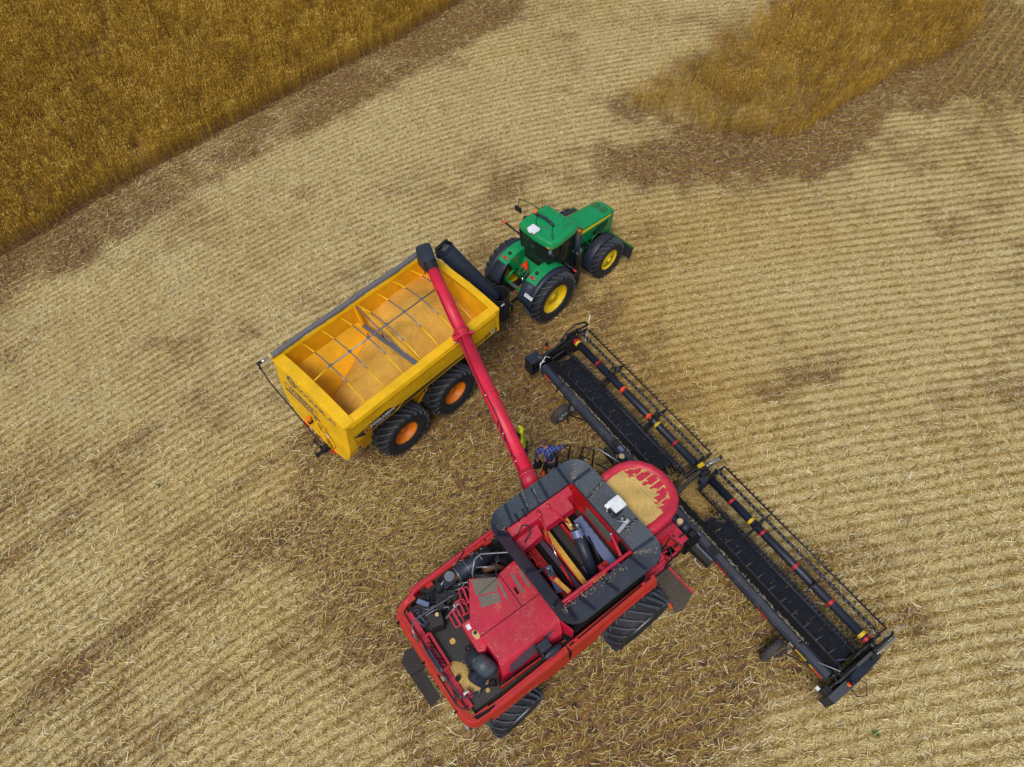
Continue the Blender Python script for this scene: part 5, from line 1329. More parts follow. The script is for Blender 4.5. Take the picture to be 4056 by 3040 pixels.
def shieldL(b):
    b.bb((-.34, 6.18, .40), (-.30, 6.58, 1.05), 'blackdull'); b.bb((-.34, 6.50, .40), (.12, 6.58, 1.05), 'navyclean'); b.bb((-.34, 6.18, 1.03), (.12, 6.56, 1.07), 'navyclean')
    b.bb((-.3, 6.2, .4), (.12, 6.55, .44), 'void')
    for k in range(9): b.box((RNG.uniform(-.2, .1), RNG.uniform(6.2, 6.45), RNG.uniform(.55, 1.0)), (.1, .06, .08), 'black' if k % 3 else 'steel')
    b.bar((.1, 6.30, .98), (1.25, 6.30, .98), .10, .05, 'black'); b.bb((.1, 6.22, .3), (1.5, 6.27, .92), 'black'); b.add([(1.5, 6.22, .9), (1.5, 6.22, .2), (2.0, 6.22, .2)], [(0, 1, 2)], 'blackdull')
    b.tube([(-.0, 6.1, .9), (.1, 6.2, 1.05), (.0, 6.3, 1.1)], .02, 'steel', 6); b.tube([(-.1, 6.05, .95), (.2, 6.15, 1.12), (.35, 6.1, 1.0)], .014, 'white', 6); b.tube([(-.12, 6.0, .7), (-.05, 6.1, 1.0), (.1, 6.05, 1.05)], .014, 'white', 6)
    b.bar((.55, 6.22, .62), (1.2, 6.22, .70), .02, .03, 'steel')
one('end_shield', 'blackdull', HO, shieldL, bevel=.015)
def shieldR(b):
    b.prism([(-.42, .35), (-.42, .98), (.15, 1.12), (.85, 1.02), (1.45, .78), (1.80, .42), (1.2, .25), (.0, .28)], 1, -6.30, -6.52, 'navyclean')
    b.bb((-.05, -6.22, .3), (1.55, -6.18, .9), 'black'); b.bar((.2, -6.2, 1.0), (1.45, -6.24, 1.08), .09, .05, 'black')
    b.bb((-.40, -6.30, .72), (-.22, -6.10, .96), 'black'); b.box((-.42, -6.04, .82), (.08, .10, .10), 'white')
    for k in range(18): b.tube([(RNG.uniform(-.1, .4), RNG.uniform(-6.25, -5.95), .95), (RNG.uniform(-.1, .4), RNG.uniform(-6.3, -6.0), 1.08)], .012, ['black', 'steel', 'black'][k % 3], 5)
    b.tube([(.0, -5.6, 1.0), (.25, -6.1, 1.1)], .012, 'steel', 5); b.tube([(.55, -5.85, .62), (1.0, -6.1, .50)], .018, 'bluesteel', 6)
one('end_shield', 'navyclean', HO, shieldR, bevel=.03)
one('gap_shade_strip', 'black', HO, lambda b: (b.bb((.12, -6.0, .86), (.40, 6.0, .90), 'void')))  # dark strip over the beam gap, standing in for its shade
for s in (1, -1):
    def bc(b):
        p = V((.42, 6.40, 1.06)) if s > 0 else V((.17, -6.42, 1.06))
        b.tube([p, p + V((0, 0, .09))], .055, 'yellowtape', 12); b.tube([p + V((0, 0, .09)), p + V((0, 0, .22))], .055, 'orangefluoro', 12); b.tube([p + V((0, 0, .22)), p + V((.02, 0, .34))], [.06, .05], 'black', 12)
    one('beacon', 'orangefluoro', HO, bc)
def rodsw(b):
    b.tube([(1.75, 5.95, .95), (1.95, 6.12, 1.05), (2.1, 6.25, 1.35), (2.16, 6.3, 1.75)], .014, 'white', 6)
    b.tube([(1.85, -6.22, 1.0), (2.55, -6.32, 1.12)], .012, 'rimgrey', 6)
one('marker_rod', 'white', HO, rodsw)
for y, a in ((4.42, .05), (-4.72, .0)):
    make_wheel(HO, (-.46, y, .38), .38, .24, .19, 18, -1, 'rimgrey', lug=.004, rec=.06, lugw=.02, treadmat='rubberdull', steer=a, name='gauge_wheel')
    def strut(b):
        b.bar((-.46, y - .22, .38), (-.46, y + .05, .38), .06, .06, 'black'); b.bar((-.46, y - .20, .40), (-.2, y - .22, .62), .07, .10, 'black'); b.bar((-.2, y - .22, .6), (.0, y - .1, .75), .14, .12, 'black')
        b.bar((-.42, y - .34, .32), (-.50, y - .34, .6), .04, .05, 'black'); b.bar((-.15, y - .75, .7), (-.3, y - .25, .5), .03, .05, 'black')
    one('wheel_strut', 'black', HO, strut, bevel=.01)
def stick():
    for y0, y1, mt, z in ((5.75, 5.40, 'orangefluoro', .80), (5.35, 4.75, 'decaltan', .76), (-4.85, -5.10, 'decaltan', .82), (-5.10, -5.42, 'yellowtape', .82), (-5.52, -5.66, 'yellowtape', .82), (-5.67, -5.95, 'orangefluoro', .82), (-2.15, -2.6, 'redtape', .78), (-3.75, -4.1, 'redtape', .78)):
        one('reflector_sticker', mt, HO, lambda b: b.bb((-.150, y0, z - .03), (-.142, y1, z + .045), mt))
stick()
def adapter(b):
    b.bb((-.50, -1.25, .45), (-.30, 1.6, .65), 'black'); b.bb((-.46, -1.3, 1.05), (-.32, 1.75, 1.2), 'navyclean'); b.bb((-.46, 1.55, .4), (-.26, 1.75, 1.45), 'black'); b.bb((-.46, -1.35, .4), (-.26, -1.2, 1.45), 'black')
    b.bar((-.35, 1.7, 1.2), (-.32, 1.1, 1.35), .12, .10, 'navyclean'); b.bar((-.40, -.1, 1.2), (-.36, -1.3, 1.28), .14, .12, 'navyclean')
    b.bar((-.36, -1.40, .78), (-.30, -2.12, .78), .20, .26, 'blackdull'); b.bar((-.27, -1.45, .925), (-.23, -2.08, .925), .06, .012, 'steel')
    b.bar((-.36, 1.8, .78), (-.30, 2.4, .78), .18, .24, 'blackdull')
    b.box((-.42, -1.30, 1.0), (.45, .34, .7), 'void'); b.ball((-.35, -1.0, 1.42), .12, 'navyclean', 12, (1.2, 1, .7)); b.box((-.18, -1.35, 1.22), (.12, .12, .10), 'bluesteel')
    for k in range(22):
        y = RNG.uniform(-1.3, 1.9); b.tube([(-.55, y, RNG.uniform(.8, 1.3)), (-.35, y + .12, RNG.uniform(1.1, 1.4)), (-.15, y + .2, RNG.uniform(.8, 1.1))], .014, ['black', 'black', 'steel', 'navyclean'][k % 4], 6)
    b.box((-.55, 1.35, 1.0), (.3, .5, .4), 'blackdull', Matrix.Rotation(.3, 3, 'Z')); b.box((-.6, 1.3, 1.22), (.12, .12, .05), 'greendk'); b.box((-.62, 1.55, 1.22), (.07, .07, .05), 'yellowtape')
    b.tube([(-.2, -1.4, .9), (-.15, -1.6, .7), (-.45, -1.75, .5), (-.5, -2.0, .6)], .012, 'white', 6); b.box((-.05, 2.05, 1.05), (.12, .2, .12), 'bluesteel')
    for y in (2.3, -1.9): b.bar((-.1, y, 1.0), (.1, y, 1.0), .3, .03, 'black')
one('feeder_adapter', 'black', HO, adapter, bevel=.012)
for x, y in ((-.36, 1.72), (-.38, -.80)):
    one('reservoir_cap', 'beige', HO, lambda b: (b.tube([(x, y, 1.2), (x, y, 1.38)], .095, 'steel', 14), b.tube([(x, y, 1.38), (x, y, 1.46)], .085, 'beige', 14)))
# cut crop lying on the centre of the header
def stems(n, fn, wmin, wmax, mat_name, name):
    v = []; f = []; tone = []
    for k in range(n):
        x, y, z, a, el, L = fn(k); w = RNG.uniform(wmin, wmax)
        d = V((math.cos(a) * math.cos(el), math.sin(a) * math.cos(el), math.sin(el))); s_ = V((-math.sin(a), math.cos(a), 0)) * w
        p = V((x, y, z)); o = len(v); v += [p - s_, p + s_, p + d * L + s_ * .6, p + d * L - s_ * .6]; f.append((o, o + 1, o + 2, o + 3)); tone.append(RNG.random())
    me = bpy.data.meshes.new(name); me.from_pydata(v, [], f); at = me.attributes.new('tone', 'FLOAT', 'FACE'); at.data.foreach_set('value', tone)
    me.materials.append(M[mat_name]); o = bpy.data.objects.new(name, me); COL.objects.link(o); return o
M['straw'] = strawmat('loose straw', [(0, (.16, .09, .03)), (.35, (.40, .25, .09)), (.7, (.62, .47, .22)), (1, (.80, .70, .45))])
M['strawgold'] = strawmat('golden straw', [(0, (.18, .10, .02)), (.4, (.45, .27, .07)), (1, (.72, .53, .22))])
cs = stems(1500, lambda k: (1.0 + RNG.normal() * .28, -.25 + RNG.normal() * .42, .36 + RNG.uniform(0, .12), RNG.uniform(0, 2 * PI), RNG.uniform(-.15, .35), RNG.uniform(.08, .3)), .003, .006, 'strawgold', 'cut_straw')
cs.location = HO.location; cs.rotation_euler = HO.rotation_euler
tag(cs, 'cut wheat straw bunched on the middle of the black draper header', 'straw', kind='stuff')
# ================================================================== PEOPLE
def skin(name, nodes, edges, mat, parent, root, sub=2):
    ks = list(nodes); me = bpy.data.meshes.new(name)
    me.from_pydata([nodes[k][0] for k in ks], [(ks.index(a), ks.index(b_)) for a, b_ in edges], [])
    o = bpy.data.objects.new(name, me); COL.objects.link(o)
    md = o.modifiers.new('skin', 'SKIN'); md.use_smooth_shade = True
    if not me.skin_vertices: me.attributes  # layer is made by the modifier
    for i, k in enumerate(ks):
        r = nodes[k][1]; d = me.skin_vertices[0].data[i]; d.radius = (r, r) if not isinstance(r, tuple) else r; d.use_root = (k == root)
    s = o.modifiers.new('sub', 'SUBSURF'); s.levels = sub; s.render_levels = sub
    dg = bpy.context.evaluated_depsgraph_get(); dg.update()
    nm = bpy.data.meshes.new_from_object(o.evaluated_get(dg))
    bpy.data.objects.remove(o); nm.name = name
    nm.materials.clear(); nm.materials.append(M[mat])
    for p in nm.polygons: p.use_smooth = True
    q = bpy.data.objects.new(name, nm); COL.objects.link(q)
    if parent: q.parent = parent
    return q
def person(loc, rz, J, label, shirt, trousers, parent_group=None):
    """J: joints in local metres; body one skinned surface, clothing separate skinned shells"""
    root = empty('person', loc, rz); tag(root, label, 'person')
    N = {}; E = []
    def nd(k, p, r): N[k] = (V(p), r)
    def ch(*ks): E.extend(zip(ks[:-1], ks[1:]))
    j = {k: V(v) for k, v in J.items()}
    f = j['face'].normalized()
    nd('pel', j['pel'], .13); nd('waist', j['pel'].lerp(j['chest'], .5), .125); nd('chest', j['chest'], .145); nd('neckb', j['neck'], .062)
    nd('jaw', j['head'] - V((0, 0, .075)) + f * .02, .066); nd('head', j['head'] + V((0, 0, .01)), .092); nd('crown', j['head'] + V((0, 0, .075)) - f * .01, .068)
    ch('pel', 'waist', 'chest', 'neckb', 'jaw', 'head', 'crown')
    nd('nose', j['head'] + f * .112 - V((0, 0, .015)), .016); E.append(('head', 'nose'))
    sd = f.cross(V((0, 0, 1))).normalized()
    for s, q in ((1, 'e1'), (-1, 'e2')): nd(q, j['head'] + sd * s * .098 - V((0, 0, .015)), .018); E.append(('head', q))
    for s in 'LR':
        nd('sh' + s, j['sh' + s], .068); nd('el' + s, j['el' + s], .046); nd('wr' + s, j['wr' + s], .030); nd('pm' + s, j['wr' + s].lerp(j['hd' + s], .65), .034)
        ch('chest', 'sh' + s, 'el' + s, 'wr' + s, 'pm' + s)
        d = (j['hd' + s] - j['wr' + s]).normalized(); side = d.cross(V((0, 0, 1)))
        if side.length < .2: side = d.cross(V((1, 0, 0)))
        side.normalize(); dn = d.cross(side).normalized()
        pm = N['pm' + s][0]
        for i, (off, ln) in enumerate(((-.03, .060), (-.010, .072), (.010, .068), (.030, .052))):
            a = pm + side * off + d * .03; bq = a + d * ln * .55 + dn * .012; c = bq + d * ln * .25 + dn * .035
            nd(f'f{s}{i}a', a, .010); nd(f'f{s}{i}b', bq, .009); nd(f'f{s}{i}c', c, .008); ch('pm' + s, f'f{s}{i}a', f'f{s}{i}b', f'f{s}{i}c')
        nd(f't{s}a', pm - side * .045 + d * .005, .011); nd(f't{s}b', pm - side * .06 + d * .035 + dn * .02, .009); ch('pm' + s, f't{s}a', f't{s}b')
        nd('hp' + s, j['hp' + s], .09); nd('kn' + s, j['kn' + s], .06); nd('an' + s, j['an' + s], .042); nd('to' + s, j['to' + s], .035)
        ch('pel', 'hp' + s, 'kn' + s, 'an' + s, 'to' + s)
    skin('body', N, E, 'skin', root, 'pel', 1)
    T = {}; F = []
    for k, r in (('pel', .145), ('waist', .145), ('chest', .165), ('neckb', .075)): T[k] = (N[k][0] if k != 'neckb' else N[k][0] - V((0, 0, .02)), r)
    F += [('pel', 'waist'), ('waist', 'chest'), ('chest', 'neckb')]
    for s in 'LR':
        T['sh' + s] = (N['sh' + s][0], .085); T['el' + s] = (N['el' + s][0], .062); T['wr' + s] = (N['el' + s][0].lerp(N['wr' + s][0], .88), .046)
        F += [('chest', 'sh' + s), ('sh' + s, 'el' + s), ('el' + s, 'wr' + s)]
    skin('shirt', T, F, shirt, root, 'pel', 2)
    T = {'pel': (N['pel'][0] - V((0, 0, .05)), .15)}; F = []
    for s in 'LR':
        T['hp' + s] = (N['hp' + s][0], .10); T['kn' + s] = (N['kn' + s][0], .078); T['an' + s] = (N['kn' + s][0].lerp(N['an' + s][0], .92), .062)
        F += [('pel', 'hp' + s), ('hp' + s, 'kn' + s), ('kn' + s, 'an' + s)]
    skin('trousers', T, F, trousers, root, 'pel', 2)
    for s in 'LR':
        skin('boot', {'a': (N['an' + s][0] + V((0, 0, .05)), .055), 'b': (N['an' + s][0] - V((0, 0, .02)), .052), 'c': (N['to' + s][0], .045)}, [('a', 'b'), ('b', 'c')], 'boot', root, 'a', 2)
    return root, j, f, sd
base = V((.62, 2.74, 1.25))
def rel(x, y, z): return V((x, y, z)) - base
JM = dict(pel=rel(.62, 2.72, 2.12), chest=rel(.60, 2.83, 2.56), neck=rel(.56, 2.91, 2.76), head=rel(.51, 2.97, 2.90), face=(-.85, -.15, -.35),
    shL=rel(.74, 2.72, 2.68), elL=rel(.88, 2.60, 2.84), wrL=rel(.83, 2.49, 3.00), hdL=rel(.78, 2.44, 3.07), shR=rel(.47, 3.00, 2.62), elR=rel(.36, 3.04, 2.38), wrR=rel(.34, 2.95, 2.18), hdR=rel(.33, 2.92, 2.09),
    hpL=rel(.70, 2.66, 2.06), knL=rel(.68, 2.70, 1.68), anL=rel(.72, 2.72, 1.33), toL=rel(.62, 2.74, 1.29), hpR=rel(.54, 2.76, 2.06), knR=rel(.50, 2.80, 1.68), anR=rel(.52, 2.76, 1.33), toR=rel(.42, 2.78, 1.29))
def kw(p):  # combine frame to the field
    return V((2.2214 + _c * p[0] - _s * p[1], 6.7922 + _s * p[0] + _c * p[1], p[2]))
r1, j, f, sd = person(kw(base), KA, JM, 'man in a blue plaid shirt on the ladder of the red harvester, holding its rail', 'plaid', 'jeans')
h = j['head']
def hair(b):
    b.ball(h + V((0, 0, .03)) - f * .028, .103, 'hair', 16, (1, 1, .95), -.15)
one('hair', 'hair', r1, hair)
def glasses(b):
    for s in (-1, 1): b.box(h + f * .090 + sd * s * .036 + V((0, 0, .012)), (.02, .058, .035), 'blackcloth', Matrix.Rotation(math.atan2(f.y, f.x), 3, 'Z')); b.bar(h + f * .088 + sd * s * .066 + V((0, 0, .018)), h + sd * s * .104 + V((0, 0, .018)), .008, .012, 'blackcloth')
one('sunglasses', 'blackcloth', r1, glasses)
one('beard', 'hair', r1, lambda b: b.ball(h + f * .055 - V((0, 0, .08)), .05, 'blackcloth', 10, (.9, 1.1, .8)))
bg = MB(); rb = random.Random(4)
bg.ball((0, 0, 0), .15, 'blackcloth', 14, (1, .8, .85)); bg.ball((.07, .05, -.06), .11, 'blackcloth', 12); bg.ball((-.08, -.02, .03), .10, 'blackcloth', 12); bg.ball((.0, .07, .08), .08, 'blackcloth', 12)
bg.tube([(-.08, 0, .08), (-.05, 0, .17), (.05, 0, .17), (.08, 0, .08)], .014, 'blackcloth', 6); bg.box((-.1, .08, .06), (.02, .05, .02), 'white')
bgo = bg.build('shoulder_bag', 'blackcloth'); bgo.location = kw((.33, 2.91, 1.95)); bgo.rotation_euler = (0, 0, KA)
tag(bgo, 'black padded bag hanging from the hand of the man in the plaid shirt', 'bag')
# second person, on the ground beside the auger, facing away to the west
b2 = kw((.70, 4.08, 0))
J2 = dict(pel=(0, 0, .86), chest=(-.09, 0, 1.22), neck=(-.16, 0, 1.40), head=(-.23, -.03, 1.50), face=(-.8, 0, -.5),
    shR=(-.08, .18, 1.36), elR=(-.02, .30, 1.52), wrR=(-.18, .34, 1.62), hdR=(-.26, .34, 1.66), shL=(-.10, -.19, 1.30), elL=(-.14, -.26, 1.04), wrL=(-.32, -.24, .96), hdL=(-.40, -.22, .96),
    hpR=(.0, .09, .80), knR=(-.04, .12, .44), anR=(.0, .13, .09), toR=(-.12, .14, .05), hpL=(0, -.09, .80), knL=(-.05, -.11, .44), anL=(.03, -.12, .09), toL=(-.09, -.13, .05))
r2, j, f, sd = person(b2, 0, J2, 'person in a bright yellow work shirt and black wide brimmed hat on the stubble', 'hivis', 'jeans')
h2 = j['head']
def hat(b):
    ax = V((-.25, 0, 1)).normalized()
    b.lathe([(.001, .14), (.06, .14), (.085, .11), (.098, .03), (.10, .02), (.15, .015), (.175, .03), (.17, .022), (.10, .0), (.001, .0)], h2 + V((0, 0, .02)), ax, 28, 'blackcloth')
    b.lathe([(.101, .025), (.101, .045)], h2 + V((0, 0, .02)), ax, 28, 'rimgrey')
one('hat', 'blackcloth', r2, hat)
one('yoke', 'hivisor', r2, lambda b: b.ball(j['shL'].lerp(j['chest'], .4) + V((-.04, -.04, .0)), .10, 'hivisor', 12, (1, 1, .9)))

# ================================================================== FIELD
SP = .37
def slope(x): return .17 + .88 / (1 + np.exp((x + 5) / 4.8))
def gcurve(x): return 1.05 * x - .88 * 4.8 * np.log1p(np.exp((x + 5) / 4.8))
def vnoise(x, y, s, seed=0):
    x = x / s; y = y / s; xi = np.floor(x).astype(np.int64); yi = np.floor(y).astype(np.int64); fx = x - xi; fy = y - yi
    def hsh(a, b_):
        n = (a * 374761393 + b_ * 668265263 + seed * 1442695041) & 0xffffffff
        n = ((n ^ (n >> 13)) * 1274126177) & 0xffffffff
        return ((n ^ (n >> 16)) & 0xffff) / 65535.
    u = fx * fx * (3 - 2 * fx); w = fy * fy * (3 - 2 * fy)
    return (hsh(xi, yi) * (1 - u) + hsh(xi + 1, yi) * u) * (1 - w) + (hsh(xi, yi + 1) * (1 - u) + hsh(xi + 1, yi + 1) * u) * w
def fbm(x, y, s, seed=0, o=4):
    t = 0; a = .5; n = 0
    for i in range(o): t = t + a * vnoise(x, y, s, seed + i * 17); n += a; a *= .55; s *= .5
    return t / n
EDGE = [(-30, 7), (-24.5, 13.9), (-19.96, 19.29), (-18.45, 21.0), (-16.97, 22.9), (-14.09, 26.05), (-12.08, 28.22), (-9.13, 31.31), (-5.83, 34.55), (-2.66, 38.39), (.8, 43), (5, 50)]
CROPB = [(4.6, 29.1), (6.2, 27.6), (8.2, 26.9), (10.3, 26.5), (12.5, 26.5), (13.8, 27.2), (15.5, 28.8), (18.4, 31.1), (21.2, 32.5), (23.6, 34.4), (25.0, 37.4), (27.5, 41.5), (31, 47), (20, 47), (15.5, 39.5), (12.0, 36.3), (9.2, 33.7), (6.6, 31.3)]
def seg_dist(x, y, poly, closed=False):
    d = np.full_like(x, 1e9); n = len(poly)
    for i in range(n - (0 if closed else 1)):
        ax, ay = poly[i]; bx, by = poly[(i + 1) % n]; L = (bx - ax) ** 2 + (by - ay) ** 2
        t = np.clip(((x - ax) * (bx - ax) + (y - ay) * (by - ay)) / L, 0, 1)
        d = np.minimum(d, np.hypot(x - ax - t * (bx - ax), y - ay - t * (by - ay)))
    return d
def inpoly(x, y, poly):
    c = np.zeros(x.shape, bool); n = len(poly); k = n - 1
    for i in range(n):
        xi, yi = poly[i]; xj, yj = poly[k]
        m = ((yi > y) != (yj > y)) & (x < (xj - xi) * (y - yi) / (yj - yi + 1e-12) + xi); c ^= m; k = i
    return c
POLYA = EDGE + [(-60, 50), (-60, 7)]
def phi(x, y): return y - gcurve(x) + .30 * (vnoise(x, y, 9., 5) - .5) + .09 * (vnoise(x, y, 1.6, 6) - .5)
def gauss(x, y, cx, cy, rx, ry, ang):
    c, s = math.cos(ang), math.sin(ang); u = ((x - cx) * c + (y - cy) * s) / rx; v = (-(x - cx) * s + (y - cy) * c) / ry
    return np.exp(-(u * u + v * v))
def chaff(x, y):
    d = .60 + .06 * np.clip((y - 8) / 10, 0, 1)  # less chaff nearer the camera, lens darkening put into the ground colour
    n = fbm(x, y, 2.6, 3); n2 = fbm(x, y, .8, 9)
    dA = seg_dist(x, y, EDGE)
    w = 2.3 + 1.2 * (fbm(x, y, 3.0, 31) - .5)
    d = np.where(inpoly(x, y, POLYA), .10, np.minimum(d, .26 + .66 * np.clip((dA - w) / 1.5, 0, 1)))
    dB = np.where(inpoly(x, y, CROPB), 0, seg_dist(x, y, CROPB, True))
    side = np.maximum(1 / (1 + np.exp(-((26.9 + .30 * (x - 8)) - y) / .5)), 1 / (1 + np.exp(-(x - 13.5) / .8))) / (1 + np.exp(-(x - 4.2) / .9))
    dlo = np.minimum(d, .26 + .70 * np.clip((dB - 1.5 - 3.0 * (fbm(x, y, 2.5, 77) - .5)) / 1.8, 0, 1)); dhi = np.minimum(d, .45 + .5 * np.clip(dB / .9, 0, 1))
    d = dlo * side + dhi * (1 - side)
    for cx, cy, rx, ry, a, k in ((7.6, 24.9, 4.6, 1.5, .2, .62), (-3.2, 8.3, 4.4, 2.2, .62, .62), (-.5, 11.0, 4.0, 2.0, .6, .55), (.2, 5.0, 4.5, 2.2, .64, .35), (5.0, 9.0, 1.3, 6.6, .64, .30), (-3.6, 12.7, 3.6, 2.0, .8, .25), (6.2, 5.0, 5.0, 1.6, .55, .38), (2.8, 2.9, 4.5, 1.3, .5, .35), (-2.6, 6.4, 2.2, 1.0, .6, .5), (14.5, 12.0, 4.5, 1.6, .25, .16), (12.5, 14.7, 3.0, .7, .25, .08), (9.6, 13.5, 2.2, .5, .3, .2), (9.0, 4.6, 4.0, .7, .35, .22), (-15.0, 6.8, 5.0, .7, .8, .3), (-11.5, 4.5, 4.0, .6, .75, .3), (-9.0, 2.6, 4.0, .6, .7, .25), (23, 28.5, 4, 2.5, .5, .35), (24, 35, 4.5, 4.0, .9, .75), (-8, 17.0, 5, .5, .7, .12), (2.0, 16.5, 5, 1.6, .7, .22), (1.0, 19.8, 4, 1.2, .5, .08)):  # bare patches; those under header, combine and cart stand in for contact shade
        d = d - k * gauss(x, y, cx, cy, rx, ry, a)  # near corner patches also carry lens darkening
    rows = np.cos(phi(x, y) / SP * 2 * PI)
    d = d + .62 * (n - .5) + .50 * (n2 - .5) + .38 * (fbm(x, y, 7., 61) - .5)
    for (ox, oy, an, o) in ((-3.616, 12.698, R_(45.7), 1.12), (-3.616, 12.698, R_(45.7), -1.12), (2.2214, 6.7922, KA, 1.75), (2.2214, 6.7922, KA, -1.75)):  # driven lanes, thinned also in place of contact shade at the tyres
        lx_ = (x - ox) * math.cos(an) + (y - oy) * math.sin(an); ly_ = -(x - ox) * math.sin(an) + (y - oy) * math.cos(an)
        d = d - .13 * np.exp(-((ly_ - o + .15 * np.sin(lx_ * .4)) / .38) ** 2) * np.clip((-lx_ + .5) / 1.5, 0, 1) * np.clip((13 + lx_) / 6, 0, 1)
    return np.clip(d, .03, 1)
def warm(x, y):
    v = .22 + .5 * (fbm(x, y, 5., 41) - .5)
    for cx, cy, rx, ry, a, k in ((-.5, 10.5, 6, 3.0, .6, .75), (1.5, 15.5, 6, 2.6, .6, .55), (6.0, 21.0, 7.0, 2.2, .2, .35), (5.5, 12.5, 4, 3, .3, .5), (4., 6., 6, 4, .5, .15)): v = v + k * gauss(x, y, cx, cy, rx, ry, a)
    return np.clip(v, 0, 1)
def axisc(lo, hi, st, far):
    a = list(np.arange(lo, hi + 1e-6, st)); s = st; L = []; p = lo
    while p > -far: s *= 1.35; p -= s; L.append(p)
    s = st; H = []; p = a[-1]
    while p < far: s *= 1.35; p += s; H.append(p)
    return np.array(L[::-1] + a + H)
gx = axisc(-31, 31, .14, 1500); gy = axisc(-1, 43, .14, 1500)
X, Y = np.meshgrid(gx, gy, indexing='ij'); Xf, Yf = X.ravel(), Y.ravel()
Z = -.012 + .012 * np.cos(phi(Xf, Yf) / SP * 2 * PI) + .03 * (fbm(Xf, Yf, 1.5, 2) - .5)
Z = np.where((np.abs(Xf) < 33) & (np.abs(Yf - 20) < 26), Z, -.02)
def np_mesh(name, verts, quads, mats, attrs=(), smooth=False):
    me = bpy.data.meshes.new(name); nv = len(verts); nq = len(quads)
    me.vertices.add(nv); me.vertices.foreach_set('co', np.ascontiguousarray(verts, dtype=np.float32).ravel())
    me.loops.add(nq * 4); me.loops.foreach_set('vertex_index', np.ascontiguousarray(quads, dtype=np.int32).ravel())
    me.polygons.add(nq); me.polygons.foreach_set('loop_start', np.arange(0, nq * 4, 4, dtype=np.int32))
    try: me.polygons.foreach_set('loop_total', np.full(nq, 4, dtype=np.int32))
    except Exception: pass
    me.update(calc_edges=True)
    for nm, dom, val in attrs:
        a = me.attributes.new(nm, 'FLOAT', dom); a.data.foreach_set('value', np.ascontiguousarray(val, dtype=np.float32))
    if smooth: me.polygons.foreach_set('use_smooth', np.ones(nq, bool))
    for m in mats: me.materials.append(m)
    o = bpy.data.objects.new(name, me); COL.objects.link(o); return o
nx_, ny_ = len(gx), len(gy); I, J_ = np.meshgrid(np.arange(nx_ - 1), np.arange(ny_ - 1), indexing='ij'); I = I.ravel(); J_ = J_.ravel()
Q = np.stack([I * ny_ + J_, (I + 1) * ny_ + J_, (I + 1) * ny_ + J_ + 1, I * ny_ + J_ + 1], 1)
